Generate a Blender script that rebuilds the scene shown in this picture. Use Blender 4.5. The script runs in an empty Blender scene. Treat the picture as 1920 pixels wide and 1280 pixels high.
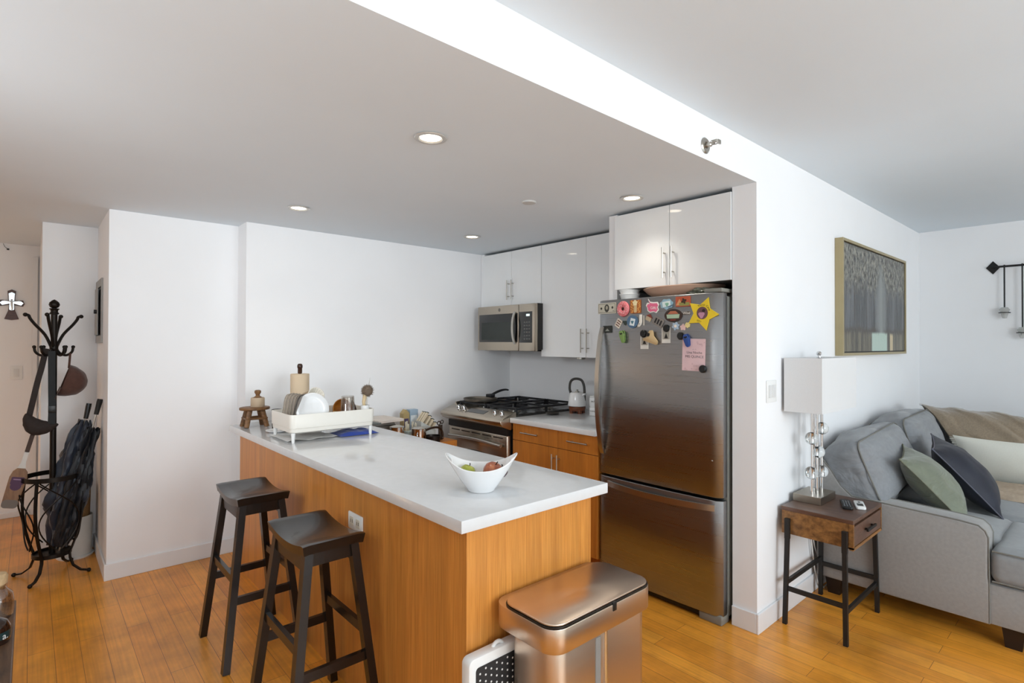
import bpy, bmesh, math, random
from mathutils import Vector, Matrix, noise
random.seed(7)
PI=math.pi
scene=bpy.context.scene
COL=scene.collection
V3=Vector
# ------------------------------------------------------------------ colours and materials
def lin(h):
    if isinstance(h,(tuple,list)): return tuple(h)[:3]
    h=h.lstrip('#'); o=[]
    for i in (0,2,4):
        c=int(h[i:i+2],16)/255
        o.append(c/12.92 if c<=.04045 else ((c+.055)/1.055)**2.4)
    return tuple(o)
MATS={}
def mat(name,col,rough=.5,metal=0,var=.06,scale=(8,8,8),bump=0,bscale=None,coat=0,trans=0,ior=1.45,sheen=0,spec=.5,emit=None,estr=0,det=3,aniso=0):
    """principled material, its colour softly broken up by procedural noise"""
    if name in MATS: return MATS[name]
    m=bpy.data.materials.new(name); m.use_nodes=True
    nt=m.node_tree; n=nt.nodes; l=nt.links; b=n['Principled BSDF']
    c=lin(col)
    b.inputs['Roughness'].default_value=rough; b.inputs['Metallic'].default_value=metal
    b.inputs['Coat Weight'].default_value=coat; b.inputs['Transmission Weight'].default_value=trans
    b.inputs['IOR'].default_value=ior; b.inputs['Sheen Weight'].default_value=sheen
    b.inputs['Specular IOR Level'].default_value=spec; b.inputs['Anisotropic'].default_value=aniso
    tc=n.new('ShaderNodeTexCoord'); mp=n.new('ShaderNodeMapping'); mp.inputs['Scale'].default_value=scale
    l.new(tc.outputs['Object'],mp.inputs['Vector'])
    nz=n.new('ShaderNodeTexNoise'); nz.inputs['Scale'].default_value=1; nz.inputs['Detail'].default_value=det
    l.new(mp.outputs[0],nz.inputs['Vector'])
    r=n.new('ShaderNodeValToRGB'); r.color_ramp.elements[0].position=.3; r.color_ramp.elements[1].position=.7
    r.color_ramp.elements[0].color=tuple(x*(1-var) for x in c)+(1,)
    r.color_ramp.elements[1].color=tuple(min(1,x*(1+var)) for x in c)+(1,)
    l.new(nz.outputs['Fac'],r.inputs[0]); l.new(r.outputs[0],b.inputs['Base Color'])
    if bump:
        nb=n.new('ShaderNodeTexNoise'); mb=n.new('ShaderNodeMapping'); mb.inputs['Scale'].default_value=bscale or scale
        l.new(tc.outputs['Object'],mb.inputs['Vector']); l.new(mb.outputs[0],nb.inputs['Vector'])
        nb.inputs['Scale'].default_value=1; nb.inputs['Detail'].default_value=4
        bp=n.new('ShaderNodeBump'); bp.inputs['Strength'].default_value=bump; bp.inputs['Distance'].default_value=.003
        l.new(nb.outputs['Fac'],bp.inputs['Height']); l.new(bp.outputs[0],b.inputs['Normal'])
    if emit:
        b.inputs['Emission Color'].default_value=lin(emit)+(1,); b.inputs['Emission Strength'].default_value=estr
    MATS[name]=m; return m
def wood(name,c1,c2,scale,rough=.4,coat=0,bump=.05,spec=.5):
    m=bpy.data.materials.new(name); m.use_nodes=True; nt=m.node_tree; n=nt.nodes; l=nt.links; b=n['Principled BSDF']
    tc=n.new('ShaderNodeTexCoord'); mp=n.new('ShaderNodeMapping'); mp.inputs['Scale'].default_value=scale
    l.new(tc.outputs['Object'],mp.inputs['Vector'])
    nz=n.new('ShaderNodeTexNoise'); nz.inputs['Scale'].default_value=1; nz.inputs['Detail'].default_value=6; nz.inputs['Roughness'].default_value=.65; nz.inputs['Distortion'].default_value=.3
    l.new(mp.outputs[0],nz.inputs['Vector'])
    r=n.new('ShaderNodeValToRGB'); r.color_ramp.elements[0].position=.32; r.color_ramp.elements[1].position=.66
    r.color_ramp.elements[0].color=lin(c1)+(1,); r.color_ramp.elements[1].color=lin(c2)+(1,)
    l.new(nz.outputs['Fac'],r.inputs[0])
    n2=n.new('ShaderNodeTexNoise'); m2=n.new('ShaderNodeMapping'); m2.inputs['Scale'].default_value=tuple(s*.12+.6 for s in scale)
    l.new(tc.outputs['Object'],m2.inputs['Vector']); l.new(m2.outputs[0],n2.inputs['Vector']); n2.inputs['Scale'].default_value=1
    mr=n.new('ShaderNodeMapRange'); mr.inputs['From Min'].default_value=.3; mr.inputs['From Max'].default_value=.7; mr.inputs['To Min'].default_value=.86; mr.inputs['To Max'].default_value=1.08
    l.new(n2.outputs['Fac'],mr.inputs['Value'])
    mx=n.new('ShaderNodeMix'); mx.data_type='RGBA'; mx.blend_type='MULTIPLY'; mx.inputs[0].default_value=1
    l.new(r.outputs[0],mx.inputs[6]); l.new(mr.outputs[0],mx.inputs[7]); l.new(mx.outputs[2],b.inputs['Base Color'])
    b.inputs['Roughness'].default_value=rough; b.inputs['Coat Weight'].default_value=coat; b.inputs['Specular IOR Level'].default_value=spec
    bp=n.new('ShaderNodeBump'); bp.inputs['Strength'].default_value=bump; bp.inputs['Distance'].default_value=.002
    l.new(nz.outputs['Fac'],bp.inputs['Height']); l.new(bp.outputs[0],b.inputs['Normal'])
    MATS[name]=m; return m
def floor_material():
    m=bpy.data.materials.new('bamboo_floor'); m.use_nodes=True; nt=m.node_tree; n=nt.nodes; l=nt.links; b=n['Principled BSDF']
    tc=n.new('ShaderNodeTexCoord'); sx=n.new('ShaderNodeSeparateXYZ'); cx=n.new('ShaderNodeCombineXYZ')
    l.new(tc.outputs['Object'],sx.inputs[0]); l.new(sx.outputs['Y'],cx.inputs['X']); l.new(sx.outputs['X'],cx.inputs['Y'])
    def brick(c1,c2,mo,ms):
        br=n.new('ShaderNodeTexBrick'); l.new(cx.outputs[0],br.inputs['Vector'])
        br.offset=.37; br.offset_frequency=2; br.inputs['Scale'].default_value=1
        br.inputs['Brick Width'].default_value=.93; br.inputs['Row Height'].default_value=.0945
        br.inputs['Mortar Size'].default_value=ms; br.inputs['Mortar Smooth'].default_value=.3; br.inputs['Bias'].default_value=0
        br.inputs['Color1'].default_value=lin(c1)+(1,); br.inputs['Color2'].default_value=lin(c2)+(1,); br.inputs['Mortar'].default_value=lin(mo)+(1,)
        return br
    br=brick(FLOOR[0],FLOOR[1],FLOOR[2],.0011)
    mp=n.new('ShaderNodeMapping'); mp.inputs['Scale'].default_value=(95,2.2,1); l.new(tc.outputs['Object'],mp.inputs['Vector'])
    nz=n.new('ShaderNodeTexNoise'); nz.inputs['Scale'].default_value=1; nz.inputs['Detail'].default_value=6; l.new(mp.outputs[0],nz.inputs['Vector'])
    mr=n.new('ShaderNodeMapRange'); mr.inputs['From Min'].default_value=.3; mr.inputs['From Max'].default_value=.7; mr.inputs['To Min'].default_value=.86; mr.inputs['To Max'].default_value=1.1
    l.new(nz.outputs['Fac'],mr.inputs['Value'])
    # worn blotches
    nb=n.new('ShaderNodeTexNoise'); nb.inputs['Scale'].default_value=3.2; nb.inputs['Detail'].default_value=5; nb.inputs['Roughness'].default_value=.6; l.new(tc.outputs['Object'],nb.inputs['Vector'])
    mr2=n.new('ShaderNodeMapRange'); mr2.inputs['From Min'].default_value=.33; mr2.inputs['From Max'].default_value=.6; mr2.inputs['To Min'].default_value=.72; mr2.inputs['To Max'].default_value=1.05
    l.new(nb.outputs['Fac'],mr2.inputs['Value'])
    mm=n.new('ShaderNodeMath'); mm.operation='MULTIPLY'; l.new(mr.outputs[0],mm.inputs[0]); l.new(mr2.outputs[0],mm.inputs[1])
    mx=n.new('ShaderNodeMix'); mx.data_type='RGBA'; mx.blend_type='MULTIPLY'; mx.inputs[0].default_value=1
    l.new(br.outputs['Color'],mx.inputs[6]); l.new(mm.outputs[0],mx.inputs[7]); l.new(mx.outputs[2],b.inputs['Base Color'])
    b.inputs['Roughness'].default_value=.3; b.inputs['Coat Weight'].default_value=.15; b.inputs['Coat Roughness'].default_value=.15
    bp=n.new('ShaderNodeBump'); bp.inputs['Strength'].default_value=.25; bp.inputs['Distance'].default_value=.002; bp.invert=True
    l.new(br.outputs['Fac'],bp.inputs['Height']); l.new(bp.outputs[0],b.inputs['Normal'])
    return m
def steel(name,col,rough=.25,brush=(2,2,300),bump=.03,aniso=.5,wave=0):
    m=bpy.data.materials.new(name); m.use_nodes=True; nt=m.node_tree; n=nt.nodes; l=nt.links; b=n['Principled BSDF']
    c=lin(col); b.inputs['Base Color'].default_value=c+(1,); b.inputs['Metallic'].default_value=1; b.inputs['Anisotropic'].default_value=aniso
    tc=n.new('ShaderNodeTexCoord'); mp=n.new('ShaderNodeMapping'); mp.inputs['Scale'].default_value=brush; l.new(tc.outputs['Object'],mp.inputs['Vector'])
    nz=n.new('ShaderNodeTexNoise'); nz.inputs['Scale'].default_value=1; nz.inputs['Detail'].default_value=4; l.new(mp.outputs[0],nz.inputs['Vector'])
    mr=n.new('ShaderNodeMapRange'); mr.inputs['To Min'].default_value=max(.02,rough-.05); mr.inputs['To Max'].default_value=rough+.07
    l.new(nz.outputs['Fac'],mr.inputs['Value']); l.new(mr.outputs[0],b.inputs['Roughness'])
    bp=n.new('ShaderNodeBump'); bp.inputs['Strength'].default_value=bump; bp.inputs['Distance'].default_value=.001
    l.new(nz.outputs['Fac'],bp.inputs['Height'])
    if wave:
        w=n.new('ShaderNodeTexNoise'); w.inputs['Scale'].default_value=1; w.inputs['Detail'].default_value=0
        mw=n.new('ShaderNodeMapping'); mw.inputs['Scale'].default_value=(2,3.2,1.6); l.new(tc.outputs['Object'],mw.inputs['Vector']); l.new(mw.outputs[0],w.inputs['Vector'])
        b2=n.new('ShaderNodeBump'); b2.inputs['Strength'].default_value=wave; b2.inputs['Distance'].default_value=.02
        l.new(w.outputs['Fac'],b2.inputs['Height']); l.new(b2.outputs[0],bp.inputs['Normal'])
    l.new(bp.outputs[0],b.inputs['Normal'])
    MATS[name]=m; return m
def glass_pane(name):
    m=bpy.data.materials.new(name); m.use_nodes=True; nt=m.node_tree; n=nt.nodes; l=nt.links
    for x in list(n): n.remove(x)
    o=n.new('ShaderNodeOutputMaterial'); t=n.new('ShaderNodeBsdfTransparent'); g=n.new('ShaderNodeBsdfGlossy'); g.inputs['Roughness'].default_value=.03
    mx=n.new('ShaderNodeMixShader'); mx.inputs[0].default_value=.06; t.inputs[0].default_value=(.97,.99,.98,1)
    l.new(t.outputs[0],mx.inputs[1]); l.new(g.outputs[0],mx.inputs[2]); l.new(mx.outputs[0],o.inputs[0])
    return m
# ------------------------------------------------------------------ mesh builder
class MB:
    def __init__(s): s.v=[]; s.f=[]; s.m=[]
    def add(s,vs,fs,mi=0,M=None):
        o=len(s.v)
        for p in vs:
            p=V3(p); s.v.append(M@p if M is not None else p)
        for f in fs: s.f.append(tuple(i+o for i in f)); s.m.append(mi)
        return s
    def absorb(s,bm,mi=0,M=None):
        bm.verts.ensure_lookup_table(); bm.verts.index_update()
        s.add([v.co.copy() for v in bm.verts],[[v.index for v in f.verts] for f in bm.faces],mi,M); bm.free(); return s
    def box(s,x0,x1,y0,y1,z0,z1,bev=0,mi=0,M=None,seg=2):
        bm=bmesh.new(); bmesh.ops.create_cube(bm,size=1)
        for v in bm.verts: v.co=V3((x0+(v.co.x+.5)*(x1-x0),y0+(v.co.y+.5)*(y1-y0),z0+(v.co.z+.5)*(z1-z0)))
        if bev: bmesh.ops.bevel(bm,geom=bm.edges[:],offset=min(bev,.49*min(abs(x1-x0),abs(y1-y0),abs(z1-z0))),segments=seg,affect='EDGES',profile=.5)
        return s.absorb(bm,mi,M)
    def cyl(s,p0,p1,r0,r1=None,n=16,mi=0,M=None,cap=True):
        return s.tube([p0,p1],[r0,r0 if r1 is None else r1],n,mi=mi,M=M,cap=cap)
    def tube(s,pts,r,n=8,closed=False,mi=0,M=None,cap=True,flat=None,up=None):
        pts=[V3(p) for p in pts]; N=len(pts)
        rs=r if isinstance(r,(list,tuple)) else [r]*N
        vs=[]; prev=None
        for i,p in enumerate(pts):
            if closed: t=pts[(i+1)%N]-pts[i-1]
            else: t=pts[min(i+1,N-1)]-pts[max(i-1,0)]
            t=t.normalized() if t.length>1e-9 else V3((0,0,1))
            if prev is None:
                a=V3(up) if up else (V3((0,0,1)) if abs(t.z)<.9 else V3((1,0,0)))
            else: a=prev
            u=(a-t*a.dot(t)); u=u.normalized() if u.length>1e-6 else t.orthogonal().normalized()
            w=t.cross(u); prev=u
            for k in range(n):
                an=2*PI*k/n
                fu,fw=(1,1) if flat is None else flat
                vs.append(p+(u*math.cos(an)*fu+w*math.sin(an)*fw)*rs[i])
        fs=[]
        for i in range(N if closed else N-1):
            j=(i+1)%N
            for k in range(n):
                k2=(k+1)%n; fs.append((i*n+k,i*n+k2,j*n+k2,j*n+k))
        if cap and not closed:
            fs.append(tuple(reversed(range(n)))); fs.append(tuple(range((N-1)*n,N*n)))
        return s.add(vs,fs,mi,M)
    def bar(s,pts,w,h,mi=0,M=None,up=(0,0,1)):
        """rectangular section w x h swept along the points"""
        pts=[V3(p) for p in pts]; vs=[]; N=len(pts)
        for i,p in enumerate(pts):
            t=(pts[min(i+1,N-1)]-pts[max(i-1,0)]).normalized(); u=V3(up); u=(u-t*u.dot(t)).normalized(); x=t.cross(u)
            for a,b in ((-1,-1),(1,-1),(1,1),(-1,1)): vs.append(p+x*a*w/2+u*b*h/2)
        fs=[(3,2,1,0),tuple(range((N-1)*4,N*4))]
        for i in range(N-1):
            for k in range(4): k2=(k+1)%4; fs.append((i*4+k,i*4+k2,(i+1)*4+k2,(i+1)*4+k))
        return s.add(vs,fs,mi,M)
    def lathe(s,prof,c=(0,0,0),n=28,mi=0,M=None,sx=1,sy=1,cap=True):
        c=V3(c); vs=[]; fs=[]; P=len(prof)
        for r,z in prof:
            for k in range(n):
                a=2*PI*k/n; vs.append(c+V3((r*math.cos(a)*sx,r*math.sin(a)*sy,z)))
        for i in range(P-1):
            for k in range(n):
                k2=(k+1)%n; fs.append((i*n+k,i*n+k2,(i+1)*n+k2,(i+1)*n+k))
        if cap and prof[0][0]>1e-5: fs.append(tuple(reversed(range(n))))
        if cap and prof[-1][0]>1e-5: fs.append(tuple(range((P-1)*n,P*n)))
        return s.add(vs,fs,mi,M)
    def prism(s,poly,h0,h1,mi=0,M=None,bev=0):
        bm=bmesh.new(); b=[bm.verts.new((x,y,h0)) for x,y in poly]; f=bm.faces.new(b)
        bmesh.ops.recalc_face_normals(bm,faces=[f])
        r=bmesh.ops.extrude_face_region(bm,geom=[f]); 
        for v in r['geom']:
            if isinstance(v,bmesh.types.BMVert): v.co.z=h1
        bmesh.ops.recalc_face_normals(bm,faces=bm.faces[:])
        if bev:
            es=[e for e in bm.edges if abs(e.verts[0].co.z-e.verts[1].co.z)<1e-6]
            bmesh.ops.bevel(bm,geom=es,offset=bev,segments=2,affect='EDGES',profile=.5)
        return s.absorb(bm,mi,M)
    def sph(s,c,r,n=14,mi=0,M=None):
        bm=bmesh.new(); bmesh.ops.create_uvsphere(bm,u_segments=n*2,v_segments=n,radius=1)
        rr=r if isinstance(r,(tuple,list)) else (r,r,r)
        for v in bm.verts: v.co=V3((c[0]+v.co.x*rr[0],c[1]+v.co.y*rr[1],c[2]+v.co.z*rr[2]))
        return s.absorb(bm,mi,M)
    def grid(s,fn,nu,nv,mi=0,M=None,cu=False,cv=False,skip=None):
        NU=nu if cu else nu+1; NV=nv if cv else nv+1
        vs=[fn(i/nu,j/nv) for i in range(NU) for j in range(NV)]; fs=[]
        for i in range(nu):
            for j in range(nv):
                if skip and skip((i+.5)/nu,(j+.5)/nv): continue
                i2=(i+1)%NU; j2=(j+1)%NV; fs.append((i*NV+j,i2*NV+j,i2*NV+j2,i*NV+j2))
        return s.add(vs,fs,mi,M)
    def build(s,name,mats,parent=None,smooth=35,mods=None,loc=None):
        me=bpy.data.meshes.new(name); me.from_pydata([tuple(v) for v in s.v],[],s.f)
        for m in (mats if isinstance(mats,(list,tuple)) else [mats]): me.materials.append(m)
        me.polygons.foreach_set('material_index',s.m)
        bm=bmesh.new(); bm.from_mesh(me); bmesh.ops.recalc_face_normals(bm,faces=bm.faces[:]); bm.to_mesh(me); bm.free()
        if smooth:
            me.polygons.foreach_set('use_smooth',[True]*len(me.polygons)); me.set_sharp_from_angle(angle=math.radians(smooth))
        o=bpy.data.objects.new(name,me); COL.objects.link(o)
        if loc: o.location=loc
        if parent: o.parent=parent
        return o
def rrect(w,h,r,n=5,cx=0,cy=0):
    o=[]
    for sx,sy,a0 in ((1,1,0),(-1,1,PI/2),(-1,-1,PI),(1,-1,1.5*PI)):
        for k in range(n+1):
            a=a0+k/n*PI/2; o.append((cx+sx*(w/2-r)+r*math.cos(a),cy+sy*(h/2-r)+r*math.sin(a)))
    return o
def ngon(n,r,cx=0,cy=0,a0=0,ry=None): return [(cx+r*math.cos(a0+2*PI*k/n),cy+(ry or r)*math.sin(a0+2*PI*k/n)) for k in range(n)]
def softbox(mb,x0,x1,y0,y1,z0,z1,r=.04,bulge=(0,0,0),nz=0,ns=6,n=14,mi=0,M=None,seed=0,stretch=(1,1,1)):
    """rounded, slightly puffed box with wrinkle noise"""
    bm=bmesh.new(); bmesh.ops.create_cube(bm,size=2); bmesh.ops.subdivide_edges(bm,edges=bm.edges[:],cuts=n,use_grid_fill=True)
    c=V3(((x0+x1)/2,(y0+y1)/2,(z0+z1)/2)); h=V3(((x1-x0)/2,(y1-y0)/2,(z1-z0)/2))
    for v in bm.verts:
        p=v.co.copy(); q=V3([p[i]*h[i] for i in range(3)]); inn=V3([max(-h[i]+r,min(h[i]-r,q[i])) for i in range(3)])
        d=q-inn; d=d.normalized()*r if d.length>1e-9 else d
        w=inn+d
        for i in range(3):
            a,b=[k for k in range(3) if k!=i]
            if abs(p[i])>.5: w[i]+=(1 if p[i]>0 else -1)*bulge[i]*max(0,1-p[a]**2)*max(0,1-p[b]**2)*(abs(p[i]) if abs(p[i])<1 else 1)
        if nz:
            s_=V3((w.x*ns*stretch[0]+seed,w.y*ns*stretch[1],w.z*ns*stretch[2])); dd=(q.normalized() if q.length else V3((0,0,1)))
            w+=dd*nz*noise.fractal(s_,1.0,2.0,3)
        v.co=c+w
    return mb.absorb(bm,mi,M)
def pillow(mb,w,h,t,M=None,mi=0,n=26,nz=.006,ns=9,seed=0,pinch=.09):
    """square pillow in the local XZ plane, thickness on Y; returns its edge loop"""
    def P(u,v,sg):
        a=2*u-1; b=2*v-1
        k=1-pinch*(1-abs(b)**2.5)*1.0; k2=1-pinch*(1-abs(a)**2.5)
        x=a*w/2*k; z=b*h/2*k2
        th=t/2*max(0,(1-abs(a)**2.2))**.62*max(0,(1-abs(b)**2.2))**.62
        d=noise.fractal(V3((x*ns+seed,z*ns,sg*3.1)),1,2,3)*nz
        edge=min(1,th/(t*.12)) if t else 1
        return V3((x,sg*th+d*edge,z))
    mb.grid(lambda u,v:P(u,v,1),n,n,mi,M); mb.grid(lambda u,v:P(u,v,-1),n,n,mi,M)
    L=[]
    for i in range(n): L.append(P(i/n,0,1))
    for i in range(n): L.append(P(1,i/n,1))
    for i in range(n): L.append(P(1-i/n,1,1))
    for i in range(n): L.append(P(0,1-i/n,1))
    return [M@p if M is not None else p for p in L]
# ------------------------------------------------------------------ objects
def tag(o,label,cat,group=None):
    o['label']=label; o['category']=cat
    if group: o['group']=group
    return o
def thing(name,label,cat,loc=(0,0,0),rz=0,group=None):
    o=bpy.data.objects.new(name,None); COL.objects.link(o); o.empty_display_size=.05
    o.location=loc; o.rotation_euler=(0,0,rz); return tag(o,label,cat,group)
def struct(o): o['kind']='structure'; return o
def copy_tree(src,loc=None,rz=None,label=None):
    c=src.copy(); COL.objects.link(c)
    if loc is not None: c.location=loc
    if rz is not None: c.rotation_euler=(0,0,rz)
    if label: c['label']=label
    for ch in list(src.children):
        d=ch.copy(); COL.objects.link(d); d.parent=c
        for g in list(ch.children):
            e=g.copy(); COL.objects.link(e); e.parent=d
    return c
def text_mesh(name,body,size,m,M,parent,ext=.0003,space=1.0):
    cu=bpy.data.curves.new(name,'FONT'); cu.body=body; cu.size=size; cu.extrude=ext; cu.align_x='CENTER'; cu.align_y='CENTER'; cu.space_character=space
    t=bpy.data.objects.new(name+'_tmp',cu); COL.objects.link(t); bpy.context.view_layer.update()
    me=bpy.data.meshes.new_from_object(t.evaluated_get(bpy.context.evaluated_depsgraph_get())); me.name=name
    bpy.data.objects.remove(t); bpy.data.curves.remove(cu)
    me.transform(M); me.materials.clear(); me.materials.append(m)
    o=bpy.data.objects.new(name,me); COL.objects.link(o)
    if parent: o.parent=parent
    return o
def frame(o,x,y):
    """matrix with columns x, y, x cross y and origin o"""
    x=V3(x).normalized(); y=V3(y).normalized(); z=x.cross(y)
    return Matrix(((x.x,y.x,z.x,o[0]),(x.y,y.y,z.y,o[1]),(x.z,y.z,z.z,o[2]),(0,0,0,1)))
def R(ax,deg): return Matrix.Rotation(math.radians(deg),4,ax)
def T(x,y,z): return Matrix.Translation((x,y,z))
def arc(c,r,a0,a1,n,u=(1,0,0),v=(0,0,1)):
    c=V3(c);u=V3(u);v=V3(v); return [c+u*r*math.cos(a0+(a1-a0)*i/n)+v*r*math.sin(a0+(a1-a0)*i/n) for i in range(n+1)]
def bez(p,n=12):
    p=[V3(q) for q in p]; o=[]
    for i in range(n+1):
        t=i/n; q=list(p)
        while len(q)>1: q=[q[k].lerp(q[k+1],t) for k in range(len(q)-1)]
        o.append(q[0])
    return o
def crom(p,n=6,closed=False):
    p=[V3(q) for q in p]; N=len(p); o=[]
    rng=range(N) if closed else range(N-1)
    for i in rng:
        g=(lambda k:p[k%N]) if closed else (lambda k:p[max(0,min(N-1,k))])
        a,b,c,d=g(i-1),g(i),g(i+1),g(i+2)
        for j in range(n):
            t=j/n; o.append(.5*((2*b)+(c-a)*t+(2*a-5*b+4*c-d)*t*t+(3*b-a-3*c+d)*t**3))
    if not closed: o.append(p[-1])
    return o
FLOOR=('#f2a53c','#e3922e','#84501a')
M_wall=mat('wall_paint','#f3f3f4',.7,var=.01,scale=(3,3,3),bump=.05,bscale=(60,60,60),spec=.25)
M_ceil=mat('ceiling_paint','#e6eff6',.8,var=.01,scale=(2,2,2),spec=.2)
M_trim=mat('trim_paint','#ebebec',.45,var=.01)
M_floor=floor_material()
M_cab=wood('cabinet_bamboo','#b06824','#c77e30',(140,140,3),.38)
M_isl=wood('island_bamboo','#bf7831','#dc9646',(150,150,3.5),.38)
M_quartz=mat('white_quartz','#dedfe0',.14,var=.02,scale=(30,30,30),coat=.2)
M_gloss=mat('white_lacquer','#ebecec',.08,var=.005,coat=.5)
M_carc=mat('cabinet_carcass','#8d8d8a',.6)
M_gap=mat('dark_gap','#1b1916',.9)
M_espresso=mat('espresso_wood','#18110e',.27,var=.2,scale=(20,20,90),bump=.05,coat=.15)
M_steel=steel('brushed_steel','#b9ae9f',.24)
M_bsteel=steel('dark_stainless','#999a9b',.28,brush=(2,2,260),bump=.006,wave=.12)
M_tsteel=steel('warm_steel','#d8c6b4',.30,brush=(3,3,300),bump=.02)
M_chrome=mat('chrome','#dadada',.08,metal=1,var=.01)
M_nickel=mat('brushed_nickel','#b9b5ad',.28,metal=1,var=.03)
M_black=mat('black_plastic','#141414',.35,var=.05)
def thin_glass(name,tint,f=.10):
    m=bpy.data.materials.new(name); m.use_nodes=True; nt=m.node_tree; n=nt.nodes; l=nt.links
    for x in list(n): n.remove(x)
    o=n.new('ShaderNodeOutputMaterial'); t=n.new('ShaderNodeBsdfTransparent'); g=n.new('ShaderNodeBsdfGlossy'); g.inputs['Roughness'].default_value=.04
    lw=n.new('ShaderNodeLayerWeight'); lw.inputs['Blend'].default_value=.25; mr=n.new('ShaderNodeMapRange'); mr.inputs['To Min'].default_value=f; mr.inputs['To Max'].default_value=.75
    l.new(lw.outputs['Facing'],mr.inputs['Value']); mx=n.new('ShaderNodeMixShader'); t.inputs[0].default_value=lin(tint)+(1,); l.new(mr.outputs[0],mx.inputs[0])
    l.new(t.outputs[0],mx.inputs[1]); l.new(g.outputs[0],mx.inputs[2]); l.new(mx.outputs[0],o.inputs[0]); return m
M_iron=mat('cast_iron','#17171a',.45,var=.1,bump=.15,bscale=(150,150,150))
M_bronze=mat('oil_rubbed_bronze','#2b2420',.35,metal=.6,var=.15)
M_white=mat('white_plastic','#ececea',.35,var=.01)
M_dark=mat('black_glass','#0c0d0e',.05,var=.02,coat=.6)
# ================================================================== camera
yaw,pit,rol=.8452,.0087,.0026
cam=bpy.data.cameras.new('camera'); cam.sensor_width=36; cam.lens=36*1017.49/1920; cam.shift_y=-3.94/1920; cam.clip_start=.02
co=bpy.data.objects.new('camera',cam); COL.objects.link(co); scene.camera=co
rt=V3((math.sin(yaw),-math.cos(yaw),0)); fw=V3((math.cos(yaw),math.sin(yaw),0)); up=V3((0,0,1))
fw2=fw*math.cos(pit)+up*math.sin(pit); up2=up*math.cos(pit)-fw*math.sin(pit)
rt3=rt*math.cos(rol)+up2*math.sin(rol); up3=up2*math.cos(rol)-rt*math.sin(rol)
co.matrix_world=Matrix(((rt3.x,up3.x,-fw2.x,0),(rt3.y,up3.y,-fw2.y,0),(rt3.z,up3.z,-fw2.z,1.45),(0,0,0,1)))
# ================================================================== room shell
YW=1.2286; ZS=2.273; ZC=2.465; XF=6.016; YB=3.94
def sbox(name,m,*b,**k): return struct(MB().box(*b,**k).build(name,m,smooth=0))
sbox('floor',M_floor,-2.0,6.3,-5.7,6.4,-.1,0)
sbox('ceiling',M_ceil,-2.0,6.3,-5.7,YW,ZC,ZC+.12)
struct(MB().box(-2.0,6.3,YW,6.4,ZS,ZC+.12).build('ceiling_kitchen',[M_ceil,M_wall],smooth=0))
k=bpy.data.objects['ceiling_kitchen'].data
for p in k.polygons:
    if p.normal.y<-.9: p.material_index=1
sbox('wall_right',M_wall,2.74,XF+.2,YW,1.356,0,ZS)
sbox('wall_far',M_wall,XF,XF+.15,-5.7,YW,0,ZC)
sbox('wall_kitchen',M_wall,3.47,3.6,1.356,YB,0,ZS)
sbox('wall_back',M_wall,1.088,3.6,YB,4.13,0,ZS)
sbox('wall_pier',M_wall,.3556,1.2,4.13,4.873,0,ZS)
sbox('wall_hall',M_wall,.055,1.2,4.873,6.14,0,ZS)
sbox('wall_entry',M_wall,-2.0,.3,6.14,6.3,0,ZS)
sbox('wall_left',M_wall,-2.0,-1.85,-5.7,6.2,0,ZC+.1)
w=MB(); YF=-5.4
WIN=[(-1.5,1.5),(2.1,5.7)]; z0,z1=.35,2.3
w.box(-2.0,XF+.15,YF-.15,YF,0,z0).box(-2.0,XF+.15,YF-.15,YF,z1,ZC)
w.box(-2.0,WIN[0][0],YF-.15,YF,z0,z1).box(WIN[0][1],WIN[1][0],YF-.15,YF,z0,z1).box(WIN[1][1],XF+.15,YF-.15,YF,z0,z1)
struct(w.build('wall_front',M_wall,smooth=0))
M_pane=glass_pane('window_glass')
for i,(a,b) in enumerate(WIN):
    fr=MB(); t=.05
    fr.box(a,b,YF-.12,YF-.02,z0,z0+t).box(a,b,YF-.12,YF-.02,z1-t,z1)
    nb=3 if i==0 else 4
    for j in range(nb+1):
        x=a+(b-a-t)*j/nb; fr.box(x,x+t,YF-.12,YF-.02,z0+t,z1-t)
    f=struct(fr.build('window_%d'%(i+1),M_trim,smooth=0))
    MB().box(a+.01,b-.01,YF-.075,YF-.07,z0+.01,z1-.01).build('pane',M_pane,f,smooth=0)
def baseb(name,pts,h=.10,t=.012):
    m=MB()
    for (x0,x1,y0,y1) in pts: m.box(x0,x1,y0,y1,0,h,bev=.003)
    return struct(m.build(name,M_trim,smooth=0))
t=.012
baseb('baseboard_right',[(2.74-t,XF,YW-t,YW),(2.74-t,2.74,YW,1.356)])
baseb('baseboard_far',[(XF-t,XF,-5.4,YW-t)])
baseb('baseboard_pier',[(.3556-t,1.088,4.13-t,4.13),(.3556-t,.3556,4.13,4.873)])
baseb('baseboard_back',[(1.088-t,1.088,YB-t,4.13-t),(1.088,3.47,YB-t,YB)])
baseb('baseboard_hall',[(.055-t,.3556-t,4.873-t,4.873),(.055-t,.055,4.873,6.14)])
baseb('baseboard_entry',[(-1.85,.0,6.14-t,6.14)],h=.045)
struct(MB().box(.01,.043,6.115,6.14,0,2.18,bev=.003).build('trim_1',M_trim,smooth=0))
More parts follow.
